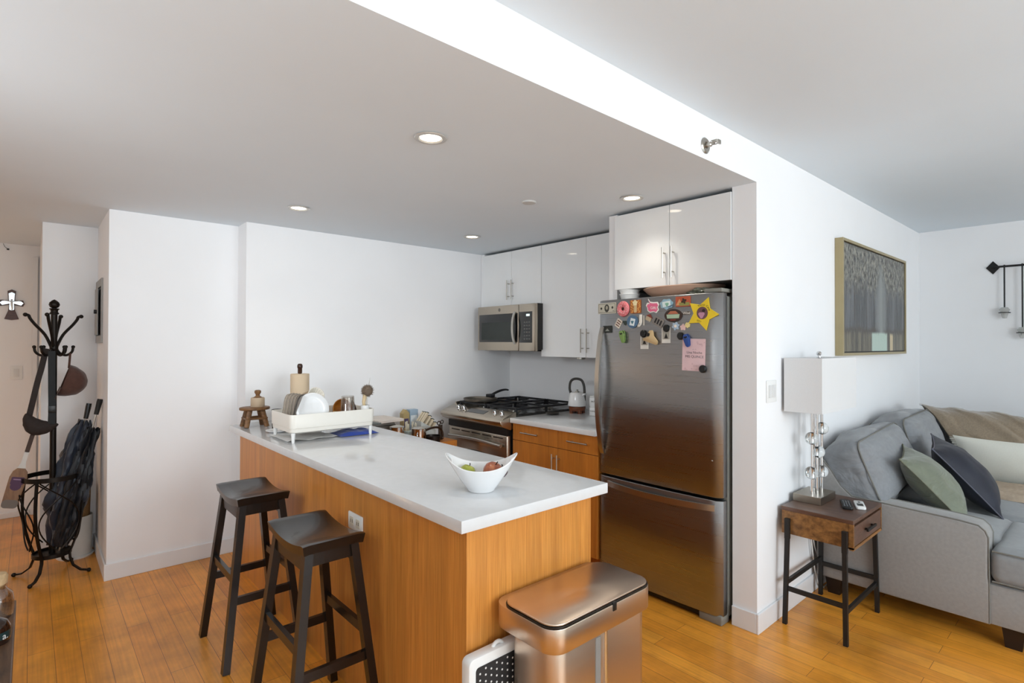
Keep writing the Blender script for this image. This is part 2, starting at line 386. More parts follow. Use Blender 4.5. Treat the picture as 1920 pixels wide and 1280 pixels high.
# ================================================================== island
isl=thing('kitchen_island','orange bamboo veneered kitchen island base under the white slab worktop','island cabinet',(1.02,1.36,0))
MB().box(0,.02,0.02,2.44,0,.874).build('side_panel',M_isl,isl,smooth=0)
MB().box(0,.593,0,.02,0,.874,bev=.001).build('end_panel',M_isl,isl,smooth=0)
MB().box(.021,.573,.021,2.5,.10,.87).box(.021,.50,.021,2.5,0,.10).build('carcass',M_cab,isl,smooth=0)
wt=MB(); poly=[(.978,1.33),(1.677,1.33),(1.677,3.937),(1.09,3.937),(1.09,3.90),(.978,3.90)]
wt.prism(poly,.874,.914,bev=.003)
tag(wt.build('island_worktop',M_quartz,smooth=30),'long white quartz worktop lying on the bamboo kitchen island','worktop')
# outlet on the island
o=thing('power_outlet','white double power outlet plate on the bamboo island side beside the nearer stool','outlet',(1.0195,2.123,.708))
MB().prism(rrect(.128,.07,.006),0,.006,M=frame((0,0,0),(0,-1,0),(0,0,1)),bev=.0015).build('cover_plate',M_white,o)
for dy in (-.028,.028):
    r=MB().prism(rrect(.036,.036,.006),0,.008,M=frame((0,dy,0),(0,-1,0),(0,0,1))).build('socket',mat('ivory_plastic','#ddd6c6',.4),o)
    MB().box(-.0086,-.0078,dy-.009,dy-.006,-.006,.008).box(-.0086,-.0078,dy+.006,dy+.009,-.006,.008).build('slot',M_black,r,smooth=0)
# ================================================================== bar stools
def make_stool(label,loc):
    s=thing('bar_stool',label,'bar stool',loc,0,'saddle seat bar stools along the island')
    L,W=.375,.232; H=.735
    def top(u,v,z): return V3(((u-.5)*W,(v-.5)*L,z))
    g=MB()
    def sad(u,v): 
        a=2*v-1; e=abs(2*u-1)
        return H-.006+.026*(a*a)-.003*max(0,e-.8)/.2-.006*max(0,abs(a)-.9)/.1
    nu,nv=10,22
    g.grid(lambda u,v:V3(((u-.5)*W,(v-.5)*L,sad(u,v))),nu,nv)
    g.grid(lambda u,v:V3(((u-.5)*(W-.012),(v-.5)*(L-.012),sad(u,v)-.034)),nu,nv)
    for k in (0,1):
        g.grid(lambda u,v:V3(((k-.5)*(W-.012*v),(u-.5)*(L-.012*v),sad(k,u)-.034*v)),nv,2)
        g.grid(lambda u,v:V3(((u-.5)*(W-.012*v),(k-.5)*(L-.012*v),sad(u,k)-.034*v)),nu,2)
    g.build('seat',M_espresso,s)
    tx,ty=.085,.148; bx,by=.165,.208; zt=.708
    def pt(sx,sy,z): f=(zt-z)/zt; return V3((sx*(tx+(bx-tx)*f),sy*(ty+(by-ty)*f),z))
    for sx in (-1,1):
        for sy in (-1,1): MB().bar([pt(sx,sy,0),pt(sx,sy,zt)],.030,.036,up=(0,1,0)).build('leg',M_espresso,s,smooth=0)
    a=MB()
    for sx in (-1,1): a.bar([pt(sx,-1,.672),pt(sx,1,.672)],.018,.055)
    for sy in (-1,1): a.bar([pt(-1,sy,.685),pt(1,sy,.685)],.018,.046)
    a.build('apron',M_espresso,s,smooth=0)
    for sy in (-1,1): MB().bar([pt(-1,sy,.295),pt(1,sy,.295)],.018,.034).build('stretcher',M_espresso,s,smooth=0)
    for sx in (-1,1): MB().bar([pt(sx,-1,.385),pt(sx,1,.385)],.018,.034).build('stretcher',M_espresso,s,smooth=0)
    return s
st=make_stool('dark espresso saddle bar stool, nearer of the two, in front of the outlet',(.822,2.065,0))
copy_tree(st,(.815,2.83,0),None,'dark espresso saddle bar stool, farther of the two, close to the white wall')
# ================================================================== cabinet pieces (fronts face -X)
def bar_handle(p0,p1,parent,m=M_nickel,off=.03,r=.005):
    """p0,p1 on the front; bar stands off towards -X"""
    p0=V3(p0);p1=V3(p1); d=(p1-p0); h=MB(); o=V3((-off,0,0))
    h.cyl(p0+o,p1+o,r,n=10)
    for f in (.18,.82): q=p0+d*f; h.cyl(q,q+o,r*.8,n=8)
    return h.build('handle',m,parent)
def upper(label,y0,y1,ys,z0,z1,xf,hz,xb=3.47):
    c=thing('wall_cabinet',label,'wall cabinet',(xf,y0,z0))
    w=y1-y0; h=z1-z0
    MB().box(.021,xb-xf,0.001,w-.001,0,h).build('body',M_carc,c,smooth=0)
    for k,(a,b) in enumerate(((0,ys-y0),(ys-y0,w))):
        d=MB().box(0,.018,a+.0015,b-.0015,-.001,h,bev=.0012).build('door',M_gloss,c,smooth=0)
        yy=ys-y0+(-.028 if k==0 else .028)
        bar_handle((0,yy,hz[0]-z0),(0,yy,hz[1]-z0),d)
    return c
upper('short white wall cabinet with two doors right above the microwave',3.128,3.885,3.493,1.782,2.25,3.09,(1.83,2.0))
upper('tall white wall cabinet with two doors between the microwave and fridge',2.18,3.126,2.654,1.352,2.25,3.09,(1.388,1.565))
upper('deep glossy white two-door cabinet above the refrigerator',1.357,2.113,1.723,1.79,2.25,2.73,(1.832,2.006))
sbox('trim_2',M_wall,3.11,3.47,3.888,3.938,1.40,2.27)
sbox('trim_3',M_wall,2.76,3.47,2.115,2.178,1.30,2.265)
pl=thing('under_cabinet_light','small round metal puck light under the tall white wall cabinet','cabinet light',(3.20,2.80,1.352))
MB().lathe([(.036,0),(.036,-.016),(.03,-.02),(0,-.02)],(0,0,0),24).build('housing',M_nickel,pl)
MB().lathe([(.026,-.0205),(.026,-.022),(0,-.022)],(0,0,0),20).build('lens',mat('frosted_lens','#cfcac0',.5),pl)
# base cabinets
bc=thing('base_cabinet','orange bamboo base cabinet, two drawers over two doors, between range and refrigerator','base cabinet',(2.66,2.19,0))
MB().box(.021,.80,.001,.797,.10,.872).box(.08,.80,.001,.797,0,.10).build('carcass',M_cab,bc,smooth=0)
for a,b,hy in ((0,.341,(.06,.235)),(.341,.797,(.512,.685))):
    d=MB().box(0,.02,a+.0015,b-.0015,.752,.870,bev=.001).build('drawer',M_cab,bc,smooth=0); bar_handle((0,hy[0],.815),(0,hy[1],.815),d)
for a,b,hy in ((0,.341,.325),(.341,.797,.372)):
    d=MB().box(0,.02,a+.0015,b-.0015,.105,.748,bev=.001).build('door',M_cab,bc,smooth=0); bar_handle((0,hy,.55),(0,hy,.71),d)
wt2=MB().box(2.635,3.465,2.192,2.992,.874,.910,bev=.003)
tag(wt2.build('counter_worktop',M_quartz,smooth=30),'short white quartz counter between the range and the refrigerator','worktop')
# ================================================================== microwave
mw=thing('microwave','stainless over-the-range microwave with dark window under the short white cabinet','microwave',(3.0,3.107,1.392))
MB().box(.035,.465,.002,.736,.012,.388,bev=.004).build('body',mat('dark_case','#2b2a29',.35),mw)
mb=MB().box(0,.034,.195,.738,.002,.386,bev=.006); dr=mb.build('door',M_steel,mw)
MB().box(-.002,.004,.205,.715,.075,.315,bev=.002).build('window',M_dark,dr)
MB().box(-.0028,-.0018,.245,.68,.095,.245).build('screen_mesh',mat('mesh_glass','#2c322f',.2),dr,smooth=0)
hb=MB().bar(bez([(-.004,.235,.06),(-.045,.232,.12),(-.045,.232,.27),(-.004,.235,.325)],14),.024,.010,up=(1,0,0)); hb.build('handle',M_nickel,dr)
MB().box(0,.034,.002,.192,.002,.386,bev=.006).build('control_frame',M_steel,mw)
cp=MB().box(-.002,.004,.032,.190,.07,.322,bev=.002).build('control_panel',M_dark,mw)
MB().box(-.003,-.0015,.06,.10,.285,.302).build('clock_display',mat('display_glow','#bcd0d0',.3,emit='#cfe4e4',estr=1.2),cp,smooth=0)
bt=MB()
for i in range(6):
    for j in range(3): bt.box(-.003,-.0018,.055+j*.028,.072+j*.028,.095+i*.027,.106+i*.027)
bt.build('keypad',mat('key_print','#5e5e5c',.4),cp,smooth=0)
lg=MB().prism(ngon(24,.014),0,.0015,M=frame((0,.44,.35),(0,-1,0),(0,0,1))).build('badge',mat('badge_grey','#77736c',.3,metal=1),dr)
MB().tube([V3((-.0018,.44,.35))+V3((0,-math.cos(a)*.0105,math.sin(a)*.0105)) for a in [2*PI*k/20 for k in range(20)]],.0008,6,closed=True).build('badge_ring',M_nickel,lg)
text_mesh('badge_letters','GE',.011,M_nickel,frame((-.0022,.44,.35),(0,-1,0),(0,0,1)),lg)
MB().box(.05,.40,.03,.70,0,.012).build('vent_grille',M_black,mw,smooth=0)
# ================================================================== range
rg=thing('gas_range','stainless gas range with black cast iron grates in the kitchen corner','gas range',(2.60,3.0,0))
rb=MB().box(.07,.865,0,.76,.03,.895,bev=.003); rb.build('body',M_black,rg,smooth=0)
pr=[(-.052,.890),(-.030,.906),(.075,.945),(.10,.945),(.10,.84),(.045,.815),(-.030,.845),(-.052,.868)]
MB().prism([(x,z) for x,z in pr],-.765,.005,M=frame((0,0,0),(1,0,0),(0,0,1)),bev=.002).build('control_panel',M_steel,rg,smooth=50)
MB().box(.02,.07,.01,.75,.775,.86).build('vent_band',M_black,rg,smooth=0)
MB().box(.095,.865,.0,.76,.895,.925,bev=.003).build('cooktop',mat('cooktop_enamel','#1d1c1b',.2,coat=.3),rg,smooth=0)
MB().box(.095,.80,.752,.764,.90,.965,bev=.003).build('side_trim',M_steel,rg,smooth=0)
def tilt(y): return frame((.018,y,.9242),(0,-1,0),V3((1,0,.371)))
for y in (.60,.53,.14,.06):
    kb=MB().lathe([(.017,0),(.017,.004),(.014,.008),(.013,.024),(.011,.028),(0,.028)],(0,0,0),20,M=tilt(y)).box(-.003,.003,-.0155,.0155,.008,.033,bev=.001,M=tilt(y))
    kb.build('knob',M_chrome,rg)
MB().box(-.11,.11,-.028,.028,-.0005,.0015,M=tilt(.36)).build('display',M_dark,rg,smooth=0)
dpoly=rrect(.735,.62,.02,cx=0,cy=0)
od=MB().box(.018,.062,.005,.74,.15,.775,bev=.008).build('oven_door',M_steel,rg)
hd=MB().tube([V3((-.012,.04+.66*i/12,.700+.012*math.sin(PI*i/12))) for i in range(13)],.013,12,flat=(1.0,1.0)); hd.cyl((.018,.07,.70),(-.012,.07,.702),.008).cyl((.018,.67,.70),(-.012,.67,.702),.008)
hd.build('handle',M_nickel,od)
wp=[(-.25,-.14),(.25,-.14),(.25,.05)]+[(.25*math.cos(a),.06+.06*math.sin(a)) for a in [PI*k/14 for k in range(1,14)]]+[(-.25,.05)]
MB().prism(wp,0,.004,M=frame((.019,.37,.50),(0,-1,0),(0,0,1))).build('oven_window',mat('oven_glass','#20241f',.06,coat=.5),od,smooth=0)
vs=MB()
for k in range(5): vs.box(.0165,.02,.05+k*.135,.16+k*.135,.748,.756)
vs.build('vent_slot',M_black,od,smooth=0)
MB().box(.022,.062,.005,.74,.03,.14,bev=.006).build('warming_drawer',M_steel,rg)
for bx,by in ((.26,.19),(.26,.56),(.62,.19),(.62,.56)):
    br=MB().lathe([(.052,.925),(.052,.932),(.036,.935),(.036,.944),(.03,.948),(0,.948)],(bx,by,0),24).build('burner',mat('burner_cap','#26231f',.5),rg)
    MB().lathe([(.044,.925),(.044,.938),(.053,.934),(.053,.925)],(bx,by,0),24).build('burner_ring',M_nickel,br)
for gy in (.02,.385):
    g=MB(); a,b=gy,gy+.352
    for z in (.962,):
        g.bar([(.13,a,z),(.80,a,z)],.012,.014).bar([(.13,b,z),(.80,b,z)],.012,.014)
        for x in (.13,.45,.80): g.bar([(x,a,z),(x,b,z)],.012,.014)
        for x in (.26,.62):
            c=(a+b)/2
            g.bar([(x,a,z),(x,c-.028,z+.004)],.011,.016).bar([(x,b,z),(x,c+.028,z+.004)],.011,.016)
            g.bar([(x-.13,c,z),(x-.028,c,z+.004)],.011,.016).bar([(x+.14,c,z),(x+.028,c,z+.004)],.011,.016)
    for x in (.13,.45,.80):
        for y in (a+.01,b-.01): g.box(x-.009,x+.009,y-.009,y+.009,.925,.97,bev=.002)
    g.build('grate',M_iron,rg,smooth=0)
# griddle pan on the left front grate
gp=thing('griddle_pan','flat grey round griddle pan with raised black handle on the left range grates','frying pan',(2.84,3.60,.9725),math.radians(14))
MB().lathe([(0,.0),(.118,.0),(.134,.006),(.140,.024),(.143,.024),(.143,.020),(.137,.003),(.12,-.003+.003),(0,.006)],(0,0,0),40).build('pan_body',mat('worn_grey_metal','#6e675d',.38,metal=.7,var=.15),gp)
hp=bez([(.10,-.02,.035),(.16,-.02,.045),(.24,-.03,.085),(.32,-.04,.078),(.34,-.045,.070)],14)
MB().box(.085,.15,-.045,.01,.022,.05,bev=.006).tube(hp,[.013+.003*math.sin(i/4) for i in range(15)],10,flat=(.6,1)).build('handle',M_iron,gp)
# ================================================================== refrigerator
FY0,FY1=1.375,2.187
def fx(y):
    a=(y-(FY0+FY1)/2)/((FY1-FY0)/2); return 2.662-.014*(1-a*a)
fr=thing('refrigerator','dark stainless bottom-freezer refrigerator covered with magnets beside the white pier','refrigerator',(2.72,FY0,0))
MB().box(.008,.74,.0,.80,.03,1.705,bev=.006).build('cabinet_body',mat('fridge_grey','#7c7c76',.4),fr)
def fdoor(name,za,zb):
    m=MB(); N=24; W=FY1-FY0; prof=[]
    for i in range(N+1):
        y=W*i/N; a=2*i/N-1; x=fx(FY0+y)-2.72; e=max(0,abs(a)-.93)/.07; x+=.020*e*e
        prof.append((x,y))
    prof=[(0,0)]+prof+[(0,W)]
    bm=MB(); bm.prism(prof,za,zb,bev=.004); return bm.build(name,M_bsteel,fr,smooth=50)
d1=fdoor('fridge_door',.655,1.722); d2=fdoor('freezer_drawer',.045,.640)
MB().box(.0,.03,.02,.79,.641,.654).build('door_gasket',M_black,fr,smooth=0)
MB().box(-.045,.72,.008,.80,.012,.044).build('base_grille',M_black,fr,smooth=0)
for y,z in ((.055,1.468),(.05,.845)): MB().lathe([(.005,0),(.004,.003),(0,.004)],(0,0,0),12,M=frame((fx(FY0+y)-2.72,y,z),(0,-1,0),(0,0,1))).build('screw_cap',M_nickel,d1)
MB().box(-.055,.12,.0,.10,1.7235,1.745,bev=.006).build('hinge_cover',mat('hinge_grey','#83827b',.4),fr)
MB().box(-.055,.03,.002,.13,.0,.052,bev=.008).build('foot_cover',mat('hinge_grey','#83827b',.4),fr)
def hx(y): return fx(y)-2.72
vh=[]; 
for i in range(17):
    f=i/16; z=1.555-.775*f; b=math.sin(PI*f)**.7
    vh.append(V3((hx(2.14)-.004-.055*b,2.145-FY0-.0*b,z)))
MB().bar(vh,.030,.014,up=(1,0,0)).build('handle',M_nickel,d1,smooth=40)
hh=[]
for i in range(17):
    f=i/16; y=2.10-.69*f; b=math.sin(PI*f)**.7
    hh.append(V3((hx(y)-.004-.050*b,y-FY0,.603)))
MB().bar(hh,.012,.032).build('handle',M_nickel,d2,smooth=40)
# ================================================================== trash can
tc=thing('trash_can','rectangular brushed steel step trash can against the end of the island','trash can',(1.36,1.2,0))
def rr(x0,x1,y0,y1,r): return rrect(x1-x0,y1-y0,r,6,(x0+x1)/2,(y0+y1)/2)
MB().prism(rr(-.225,.235,-.110,.095,.05),.012,.60,bev=.002).build('body',M_tsteel,tc,smooth=40)
MB().prism(rr(-.215,.225,-.100,.085,.05),0,.014).build('base_ring',M_black,tc,smooth=40)
rim=MB(); 
rim.prism(rr(-.245,.252,-.125,.152,.055),.555,.628,bev=.002).build('rim',M_tsteel,tc,smooth=40)
MB().prism(rr(-.2435,.2505,-.1235,.118,.054),.629,.633).build('lid_seam',M_black,tc,smooth=40)
MB().prism(rr(-.240,.247,-.120,.115,.052),.633,.641,bev=.003).build('lid',M_tsteel,tc,smooth=40)
MB().box(.022,.040,-.128,-.118,.607,.634,bev=.002).build('lock_slider',M_black,tc)
MB().box(-.045,-.02,-.1125,-.10,.05,.54,bev=.002).build('front_inset',mat('inset_grey','#84807b',.35),tc)
MB().tube([(-.0,-.113,.05),(-.0,-.113,.565)],.007,10).build('front_strip',M_chrome,tc)
MB().box(-.06,.06,-.165,-.09,.012,.03,bev=.005).build('pedal',M_nickel,tc)
# folding step stool behind the bin
fs=thing('folding_step_stool','white folded step stool with black dotted pad tucked behind the steel trash can','step stool',(1.115,1.322,0))
M_dot=mat('dotted_pad','#2a2b2d',.6)
MB().prism(rrect(.255,.50,.02,cx=0,cy=.25),-.020,.020,M=frame((0,0,0),(1,0,0),(0,0,1)),bev=.006).build('panel',M_white,fs)
pad=MB().prism(rrect(.205,.40,.012,cx=0,cy=.27),0,.003,M=frame((0,-.0195,0),(1,0,0),(0,0,1))).build('grip_pad',M_dot,fs,smooth=0)
dd=MB()
for i in range(9):
    for j in range(19):
        x=-.088+i*.022; z=.09+j*.02+(.010 if i%2 else 0)
        if z<.465: dd.sph((x,-.0228,z),(.0034,.0016,.0034),4)
dd.build('grip_dots',M_white,pad)
MB().tube(arc((-.0,-.0,.485),.024,0,PI,10),.006,8).build('carry_handle',M_white,fs)
# ================================================================== ceiling
DL=[(1.185,1.828),(1.208,3.311),(2.52,3.305),(2.514,1.824)]
M_lamp=mat('lamp_glow','#fff3dc',.4,emit='#fff1d8',estr=9)
dl=None
DN=['round recessed ceiling downlight nearest the camera, above the island end','round recessed ceiling downlight over the left end of the island','small round recessed ceiling downlight in front of the microwave cabinet','round recessed ceiling downlight in front of the refrigerator cabinet']
for i,(x,y) in enumerate(DL):
    if dl is None:
        dl=thing('recessed_downlight',DN[0],'downlight',(x,y,ZS),0,'recessed downlights in the kitchen ceiling')
        MB().lathe([(.044,-.001),(.062,-.001),(.066,-.004),(.062,-.008),(.048,-.008),(.042,-.003)],(0,0,0),40,cap=False).build('trim_ring',mat('downlight_trim','#c9c8c4',.3,metal=.3),dl)
        MB().lathe([(.0435,-.0022),(.03,-.0030),(0,-.0034)],(0,0,0),32).build('bulb',M_lamp,dl)
    else: copy_tree(dl,(x,y,ZS),None,DN[i])
sc=thing('sprinkler_cover','small flat white round sprinkler cover plate on the kitchen ceiling','ceiling cover',(2.149,2.277,ZS))
MB().lathe([(.04,0),(.042,-.004),(.038,-.009),(0,-.010)],(0,0,0),32).build('plate',mat('cover_white','#cfcfcd',.5),sc)
sp=thing('fire_sprinkler','chrome sidewall fire sprinkler on the white beam above the kitchen opening','sprinkler',(2.232,YW+.001,2.332))
Msp=frame((0,0,0),(1,0,0),(0,0,1))  # normal -Y
MB().lathe([(.0,.0),(.034,.0),(.036,.003),(.030,.008),(.016,.008),(.014,.004),(0,.004)],(0,0,0),32,M=Msp).build('escutcheon',M_nickel,sp)
MB().lathe([(.011,.004),(.011,.03),(.006,.034),(.006,.045)],(0,0,0),12,M=Msp).tube([(.012,-.03,0),(.016,-.045,0),(.006,-.062,0)],.0022,6).tube([(-.012,-.03,0),(-.016,-.045,0),(-.006,-.062,0)],.0022,6).build('nozzle',M_nickel,sp)
MB().box(-.013,.013,-.070,-.062,-.009,.009,bev=.002).box(-.013,.013,-.062,-.035,.009,.011).build('deflector',M_nickel,sp)
# ================================================================== fruit bowl on the island
ZI=.914
fb=thing('fruit_bowl','white oval porcelain bowl with cut-out handles holding fruit on the island','bowl',(1.235,1.56,ZI),yaw-PI/2)
def bowl(u,v):
    th=2*PI*u; c,s=math.cos(th),math.sin(th)
    zr=.088+.050*abs(c)**2.6
    f=v**.8
    rx=.047+(.134-.047)*(v**.85); ry=.040+(.086-.040)*(v**.85)
    return V3((rx*c,ry*s,zr*(.05+.95*v) if v>0 else 0))
def hole(u,v):
    a=min(abs(u-0),abs(u-.5),abs(u-1))*2*PI
    return (a/.30)**2+((v-.82)/.085)**2<1
b=MB(); b.grid(bowl,96,26,cu=True,skip=hole)
b.grid(lambda u,v:V3((.047*math.cos(2*PI*u)*v,.040*math.sin(2*PI*u)*v,0)),96,4,cu=True)
M_porc=mat('white_porcelain','#eeeeee',.12,var=.01,coat=.4)
o=b.build('bowl_body',M_porc,fb,smooth=60)
bm=bmesh.new(); bm.from_mesh(o.data); bmesh.ops.remove_doubles(bm,verts=bm.verts,dist=.0002)
for _ in range(3): bmesh.ops.smooth_vert(bm,verts=[v for v in bm.verts if v.is_boundary and v.co.z<bowl(math.atan2(v.co.y/.086,v.co.x/.134)/(2*PI)%1,1).z-.006],factor=.5,use_axis_x=True,use_axis_y=True,use_axis_z=True)
bmesh.ops.recalc_face_normals(bm,faces=bm.faces[:]); bm.to_mesh(o.data); bm.free()
so=o.modifiers.new('thick','SOLIDIFY'); so.thickness=.005; so.offset=-1
sb=o.modifiers.new('round','SUBSURF'); sb.levels=1; sb.render_levels=1
def fruit(name,label,cat,loc,r,m,ms,rz=0):
    f=thing(name,label,cat,loc,rz)
    pr=[(0,-r*.86),(r*.25,-r*.93),(r*.6,-r*.78),(r*.92,-r*.25),(r,.12*r),(r*.9,r*.55),(r*.6,r*.86),(r*.28,r*.93),(r*.1,r*.84),(0,r*.74)]
    MB().lathe(pr,(0,0,r*.93),28,M=R('X',25)).build('flesh',m,f,smooth=80)
    MB().tube([V3((0,0,r*1.66)),V3((.002,0,r*1.95)),V3((.006,0,r*2.1))],[.0015,.0018,.0022],6,M=R('X',25)).build('stem',M_bronze,f)
    return f
def appleskin(name,c1,c2):
    m=mat(name,c1,.3,var=.1,coat=.2); nt=m.node_tree; r=[n for n in nt.nodes if n.type=='VALTORGB'][0]
    r.color_ramp.elements[0].color=lin(c1)+(1,); r.color_ramp.elements[1].color=lin(c2)+(1,)
    mp=[n for n in nt.nodes if n.type=='MAPPING'][0]; mp.inputs['Scale'].default_value=(55,55,14); return m
rd=rt  # camera-independent world direction of the bowl's long axis
fruit('apple','reddish apple lying in the middle of the white oval bowl','fruit',(1.262,1.548,ZI+.036),.037,appleskin('red_apple_skin','#8e3a2c','#c27a55'),0,.4)
fruit('apple','yellow-green apple lying to the left in the white oval bowl','fruit',(1.197,1.612,ZI+.036),.030,appleskin('green_apple_skin','#8e9a32','#b9b95a'),0,1.4)
fruit('plum','small dark plum behind the red apple in the white bowl','fruit',(1.30,1.525,ZI+.046),.022,appleskin('plum_skin','#30151f','#4c2433'),0,2)
# ================================================================== dish rack
X0,X1,Y0,Y1=1.040,1.535,2.95,3.28
dk=thing('dish_rack','white plastic dish rack tray on four feet standing on the island worktop','dish rack',((X0+X1)/2,(Y0+Y1)/2,ZI))
W,D=X1-X0,Y1-Y0
tr=MB(); outer=rrect(W,D,.03,6); n=len(outer)
def ring(k,z,s): return [V3((x*(1-s*2/W),y*(1-s*2/D),z)) for x,y in outer]
L=[ring(0,.049,.018),ring(0,.056,.006),ring(0,.076,.004),ring(0,.078,.001),ring(0,.150,0),ring(0,.152,.001),ring(0,.152,.005),ring(0,.150,.006),ring(0,.066,.010),ring(0,.060,.02)]
vs=[p for r in L for p in r]; fs=[]
for i in range(len(L)-1):
    for k in range(n): k2=(k+1)%n; fs.append((i*n+k,i*n+k2,(i+1)*n+k2,(i+1)*n+k))
fs.append(tuple(range(n))); fs.append(tuple(range((len(L)-1)*n,len(L)*n)))
M_rack=mat('rack_white','#e9e5dc',.35,var=.01)
tr.add(vs,fs).build('tray',M_rack,dk,smooth=40)
for sx in (-1,1):
    for sy in (-1,1): MB().cyl((sx*(W/2-.022),sy*(D/2-.022),0),(sx*(W/2-.022),sy*(D/2-.022),.053),.008,.0115,14).build('foot',M_white,dk)
wr=MB()
for i in range(9): wr.tube([(-.14+i*.035,-.12,.064),(-.14+i*.035,-.12,.10),(-.14+i*.035,-.10,.075),(-.14+i*.035,.06,.07)],.002,6)
wr.build('plate_prongs',M_white,dk)
ch=MB().lathe([(.022,.064),(.024,.155),(.026,.172),(.022,.172),(.02,.155),(.018,.07),(0,.07)],(W/2-.045,-D/2+.045,0),24)
ch.build('utensil_cup',M_white,dk)
cx,cy=(X0+X1)/2,(Y0+Y1)/2
zt=ZI+.07
# white plate
def disc(name,label,cat,loc,r,m,M,th=.008,depth=.012):
    o=thing(name,label,cat,loc); pr=[(0,0),(r*.62,0),(r*.7,depth*.4),(r*.96,depth),(r,depth+.001),(r*.995,depth+th*.5),(r*.7,depth*.4+th*.6),(r*.6,th*.6),(0,th*.6)]
    MB().lathe(pr,(0,0,0),48,M=M).build('plate_body',m,o,smooth=50); return o
p=thing('dinner_plate','round white plate standing on edge in the dish rack','plate',(1.19,3.035,zt+.0))
MP=T(0,0,.094)@R('X',80)
MB().lathe([(0,0),(.06,0),(.066,.001),(.092,.004),(.095,.006),(.092,.008),(.066,.005),(.06,.004),(0,.004)],(0,0,0),56,M=MP).build('plate_body',M_porc,p,smooth=50)
# grey mesh food covers / colander pair
M_mesh=mat('taupe_plastic','#8f8478',.5,var=.15,scale=(60,60,60))
cb=thing('food_container','taupe plastic food container standing on edge at the left of the rack','food container',(1.150,3.155,zt+.004))
MM=T(0,0,.092)@R('Z',-38)@R('Y',8)
MB().prism(rrect(.15,.155,.04),-.055,.03,M=MM@R('Y',90)).build('tub',M_mesh,cb,smooth=40)
rb=MB()
for i in range(5): 
    rb.tube([V3(q) for q in [(x,y,-.045+i*.017) for x,y in rrect(.153,.158,.04,4)]],.0022,6,closed=True,M=MM@R('Y',90))
rb.build('ribs',mat('taupe_rim','#b6aa9a',.5),cb)
lidb=thing('container_lid','dark framed clear container lid leaning beside the taupe container','lid',(1.13,3.065,zt+.002))
ML=T(0,0,.092)@R('Z',-40)@R('Y',14)@R('Y',90)
MB().tube([V3((x,y,0)) for x,y in rrect(.172,.15,.035,5)],.005,8,closed=True,M=ML).build('gasket',mat('dark_gasket','#4c4640',.5),lidb)
MB().prism(rrect(.165,.142,.03),-.002,.002,M=ML).build('clear_panel',mat('smoky_panel','#8a7c70',.25),lidb,smooth=40)
# beige board behind and wooden spatula
bd=thing('cutting_board','small beige cutting board leaning upright in the dish rack','cutting board',(1.252,3.17,zt))
MB().prism(rrect(.12,.19,.03),-.005,.005,M=T(0,0,.100)@R('Z',12)@R('X',80)@R('Z',18),bev=.001).build('board',mat('beige_board','#c3ac90',.5),bd,smooth=40)
bw=thing('fluted_bowl','cream fluted bowl tipped on its side behind the white plate','bowl',(1.235,3.10,zt+.0))
fl=MB(); 
def flu(u,v):
    a=2*PI*u; r=(.030+.030*v)*(1+.03*math.cos(18*a)); return V3((r*math.cos(a),r*math.sin(a),.055*v))
fl.grid(flu,108,8,cu=True).grid(lambda u,v:V3(((.030*v)*(1+.03*math.cos(36*PI*u))*math.cos(2*PI*u),(.030*v)*(1+.03*math.cos(36*PI*u))*math.sin(2*PI*u),0)),108,3,cu=True)
q=fl.build('bowl_body',mat('cream_ceramic','#e6dfd2',.35),bw,smooth=60); 
q.data.transform(T(0,.03,.150)@R('X',62)@Matrix.Scale(.8,4)); md=q.modifiers.new('thick','SOLIDIFY'); md.thickness=.004
# orange bowl
ob=thing('wooden_bowl','small orange-brown wooden bowl turned on its side in the rack','bowl',(1.405,3.14,zt))
MB().lathe([(0,0),(.03,.0),(.056,.028),(.062,.05),(.058,.05),(.052,.03),(.028,.006),(0,.006)],(0,0,0),36,M=T(0,.02,.062)@R('X',75)).build('bowl_body',wood('amber_wood','#a05f1c','#c98432',(14,14,40),.35),ob,smooth=50)
# glass tumbler upside down, small brown lid, beige cup
M_glass=thin_glass('tumbler_glass','#efece8')
def tumbler(name,label,loc,r0,r1,h,m=None):
    g=thing(name,label,'glass',loc)
    pr=[(r1,0),(r1,.002),(r0,h-.004),(r0-.003,h),(0,h),(0,h-.009),(r0-.006,h-.009),(r1-.0035,.002),(r1-.0035,0)]
    b=MB().lathe(pr,(0,0,0),32,cap=False); n=32; P=len(pr)
    b.add([],[]) ; b.f+= [((P-1)*n+k,(P-1)*n+(k+1)%n,(k+1)%n,k) for k in range(n)]; b.m+=[0]*n
    b.build('glass_wall',m or M_glass,g,smooth=50); return g
tumbler('drinking_glass','clear textured drinking glass upside down in the dish rack',(1.398,3.03,zt),.036,.045,.160)
ld=thing('saucer','small dark brown saucer standing behind the clear drinking glass','saucer',(1.478,3.13,zt))
MB().lathe([(0,0),(.03,.0),(.038,.006),(.036,.008),(.028,.004),(0,.004)],(0,0,0),32,M=T(0,0,.083)@R('Y',72)@R('X',10)).build('saucer_body',mat('brown_ceramic','#453731',.3),ld,smooth=50)
MB().box(-.004,.004,-.02,.02,0,.05).build('rest_prong',M_white,ld)
cu=thing('small_cup','squat beige cup upside down between glass and utensil holder','cup',(1.478,3.075,zt))
MB().lathe([(.034,0),(.036,.03),(.028,.062),(0,.062)],(0,0,0),28).build('cup_body',mat('beige_ceramic','#bdae9c',.45),cu,smooth=50)
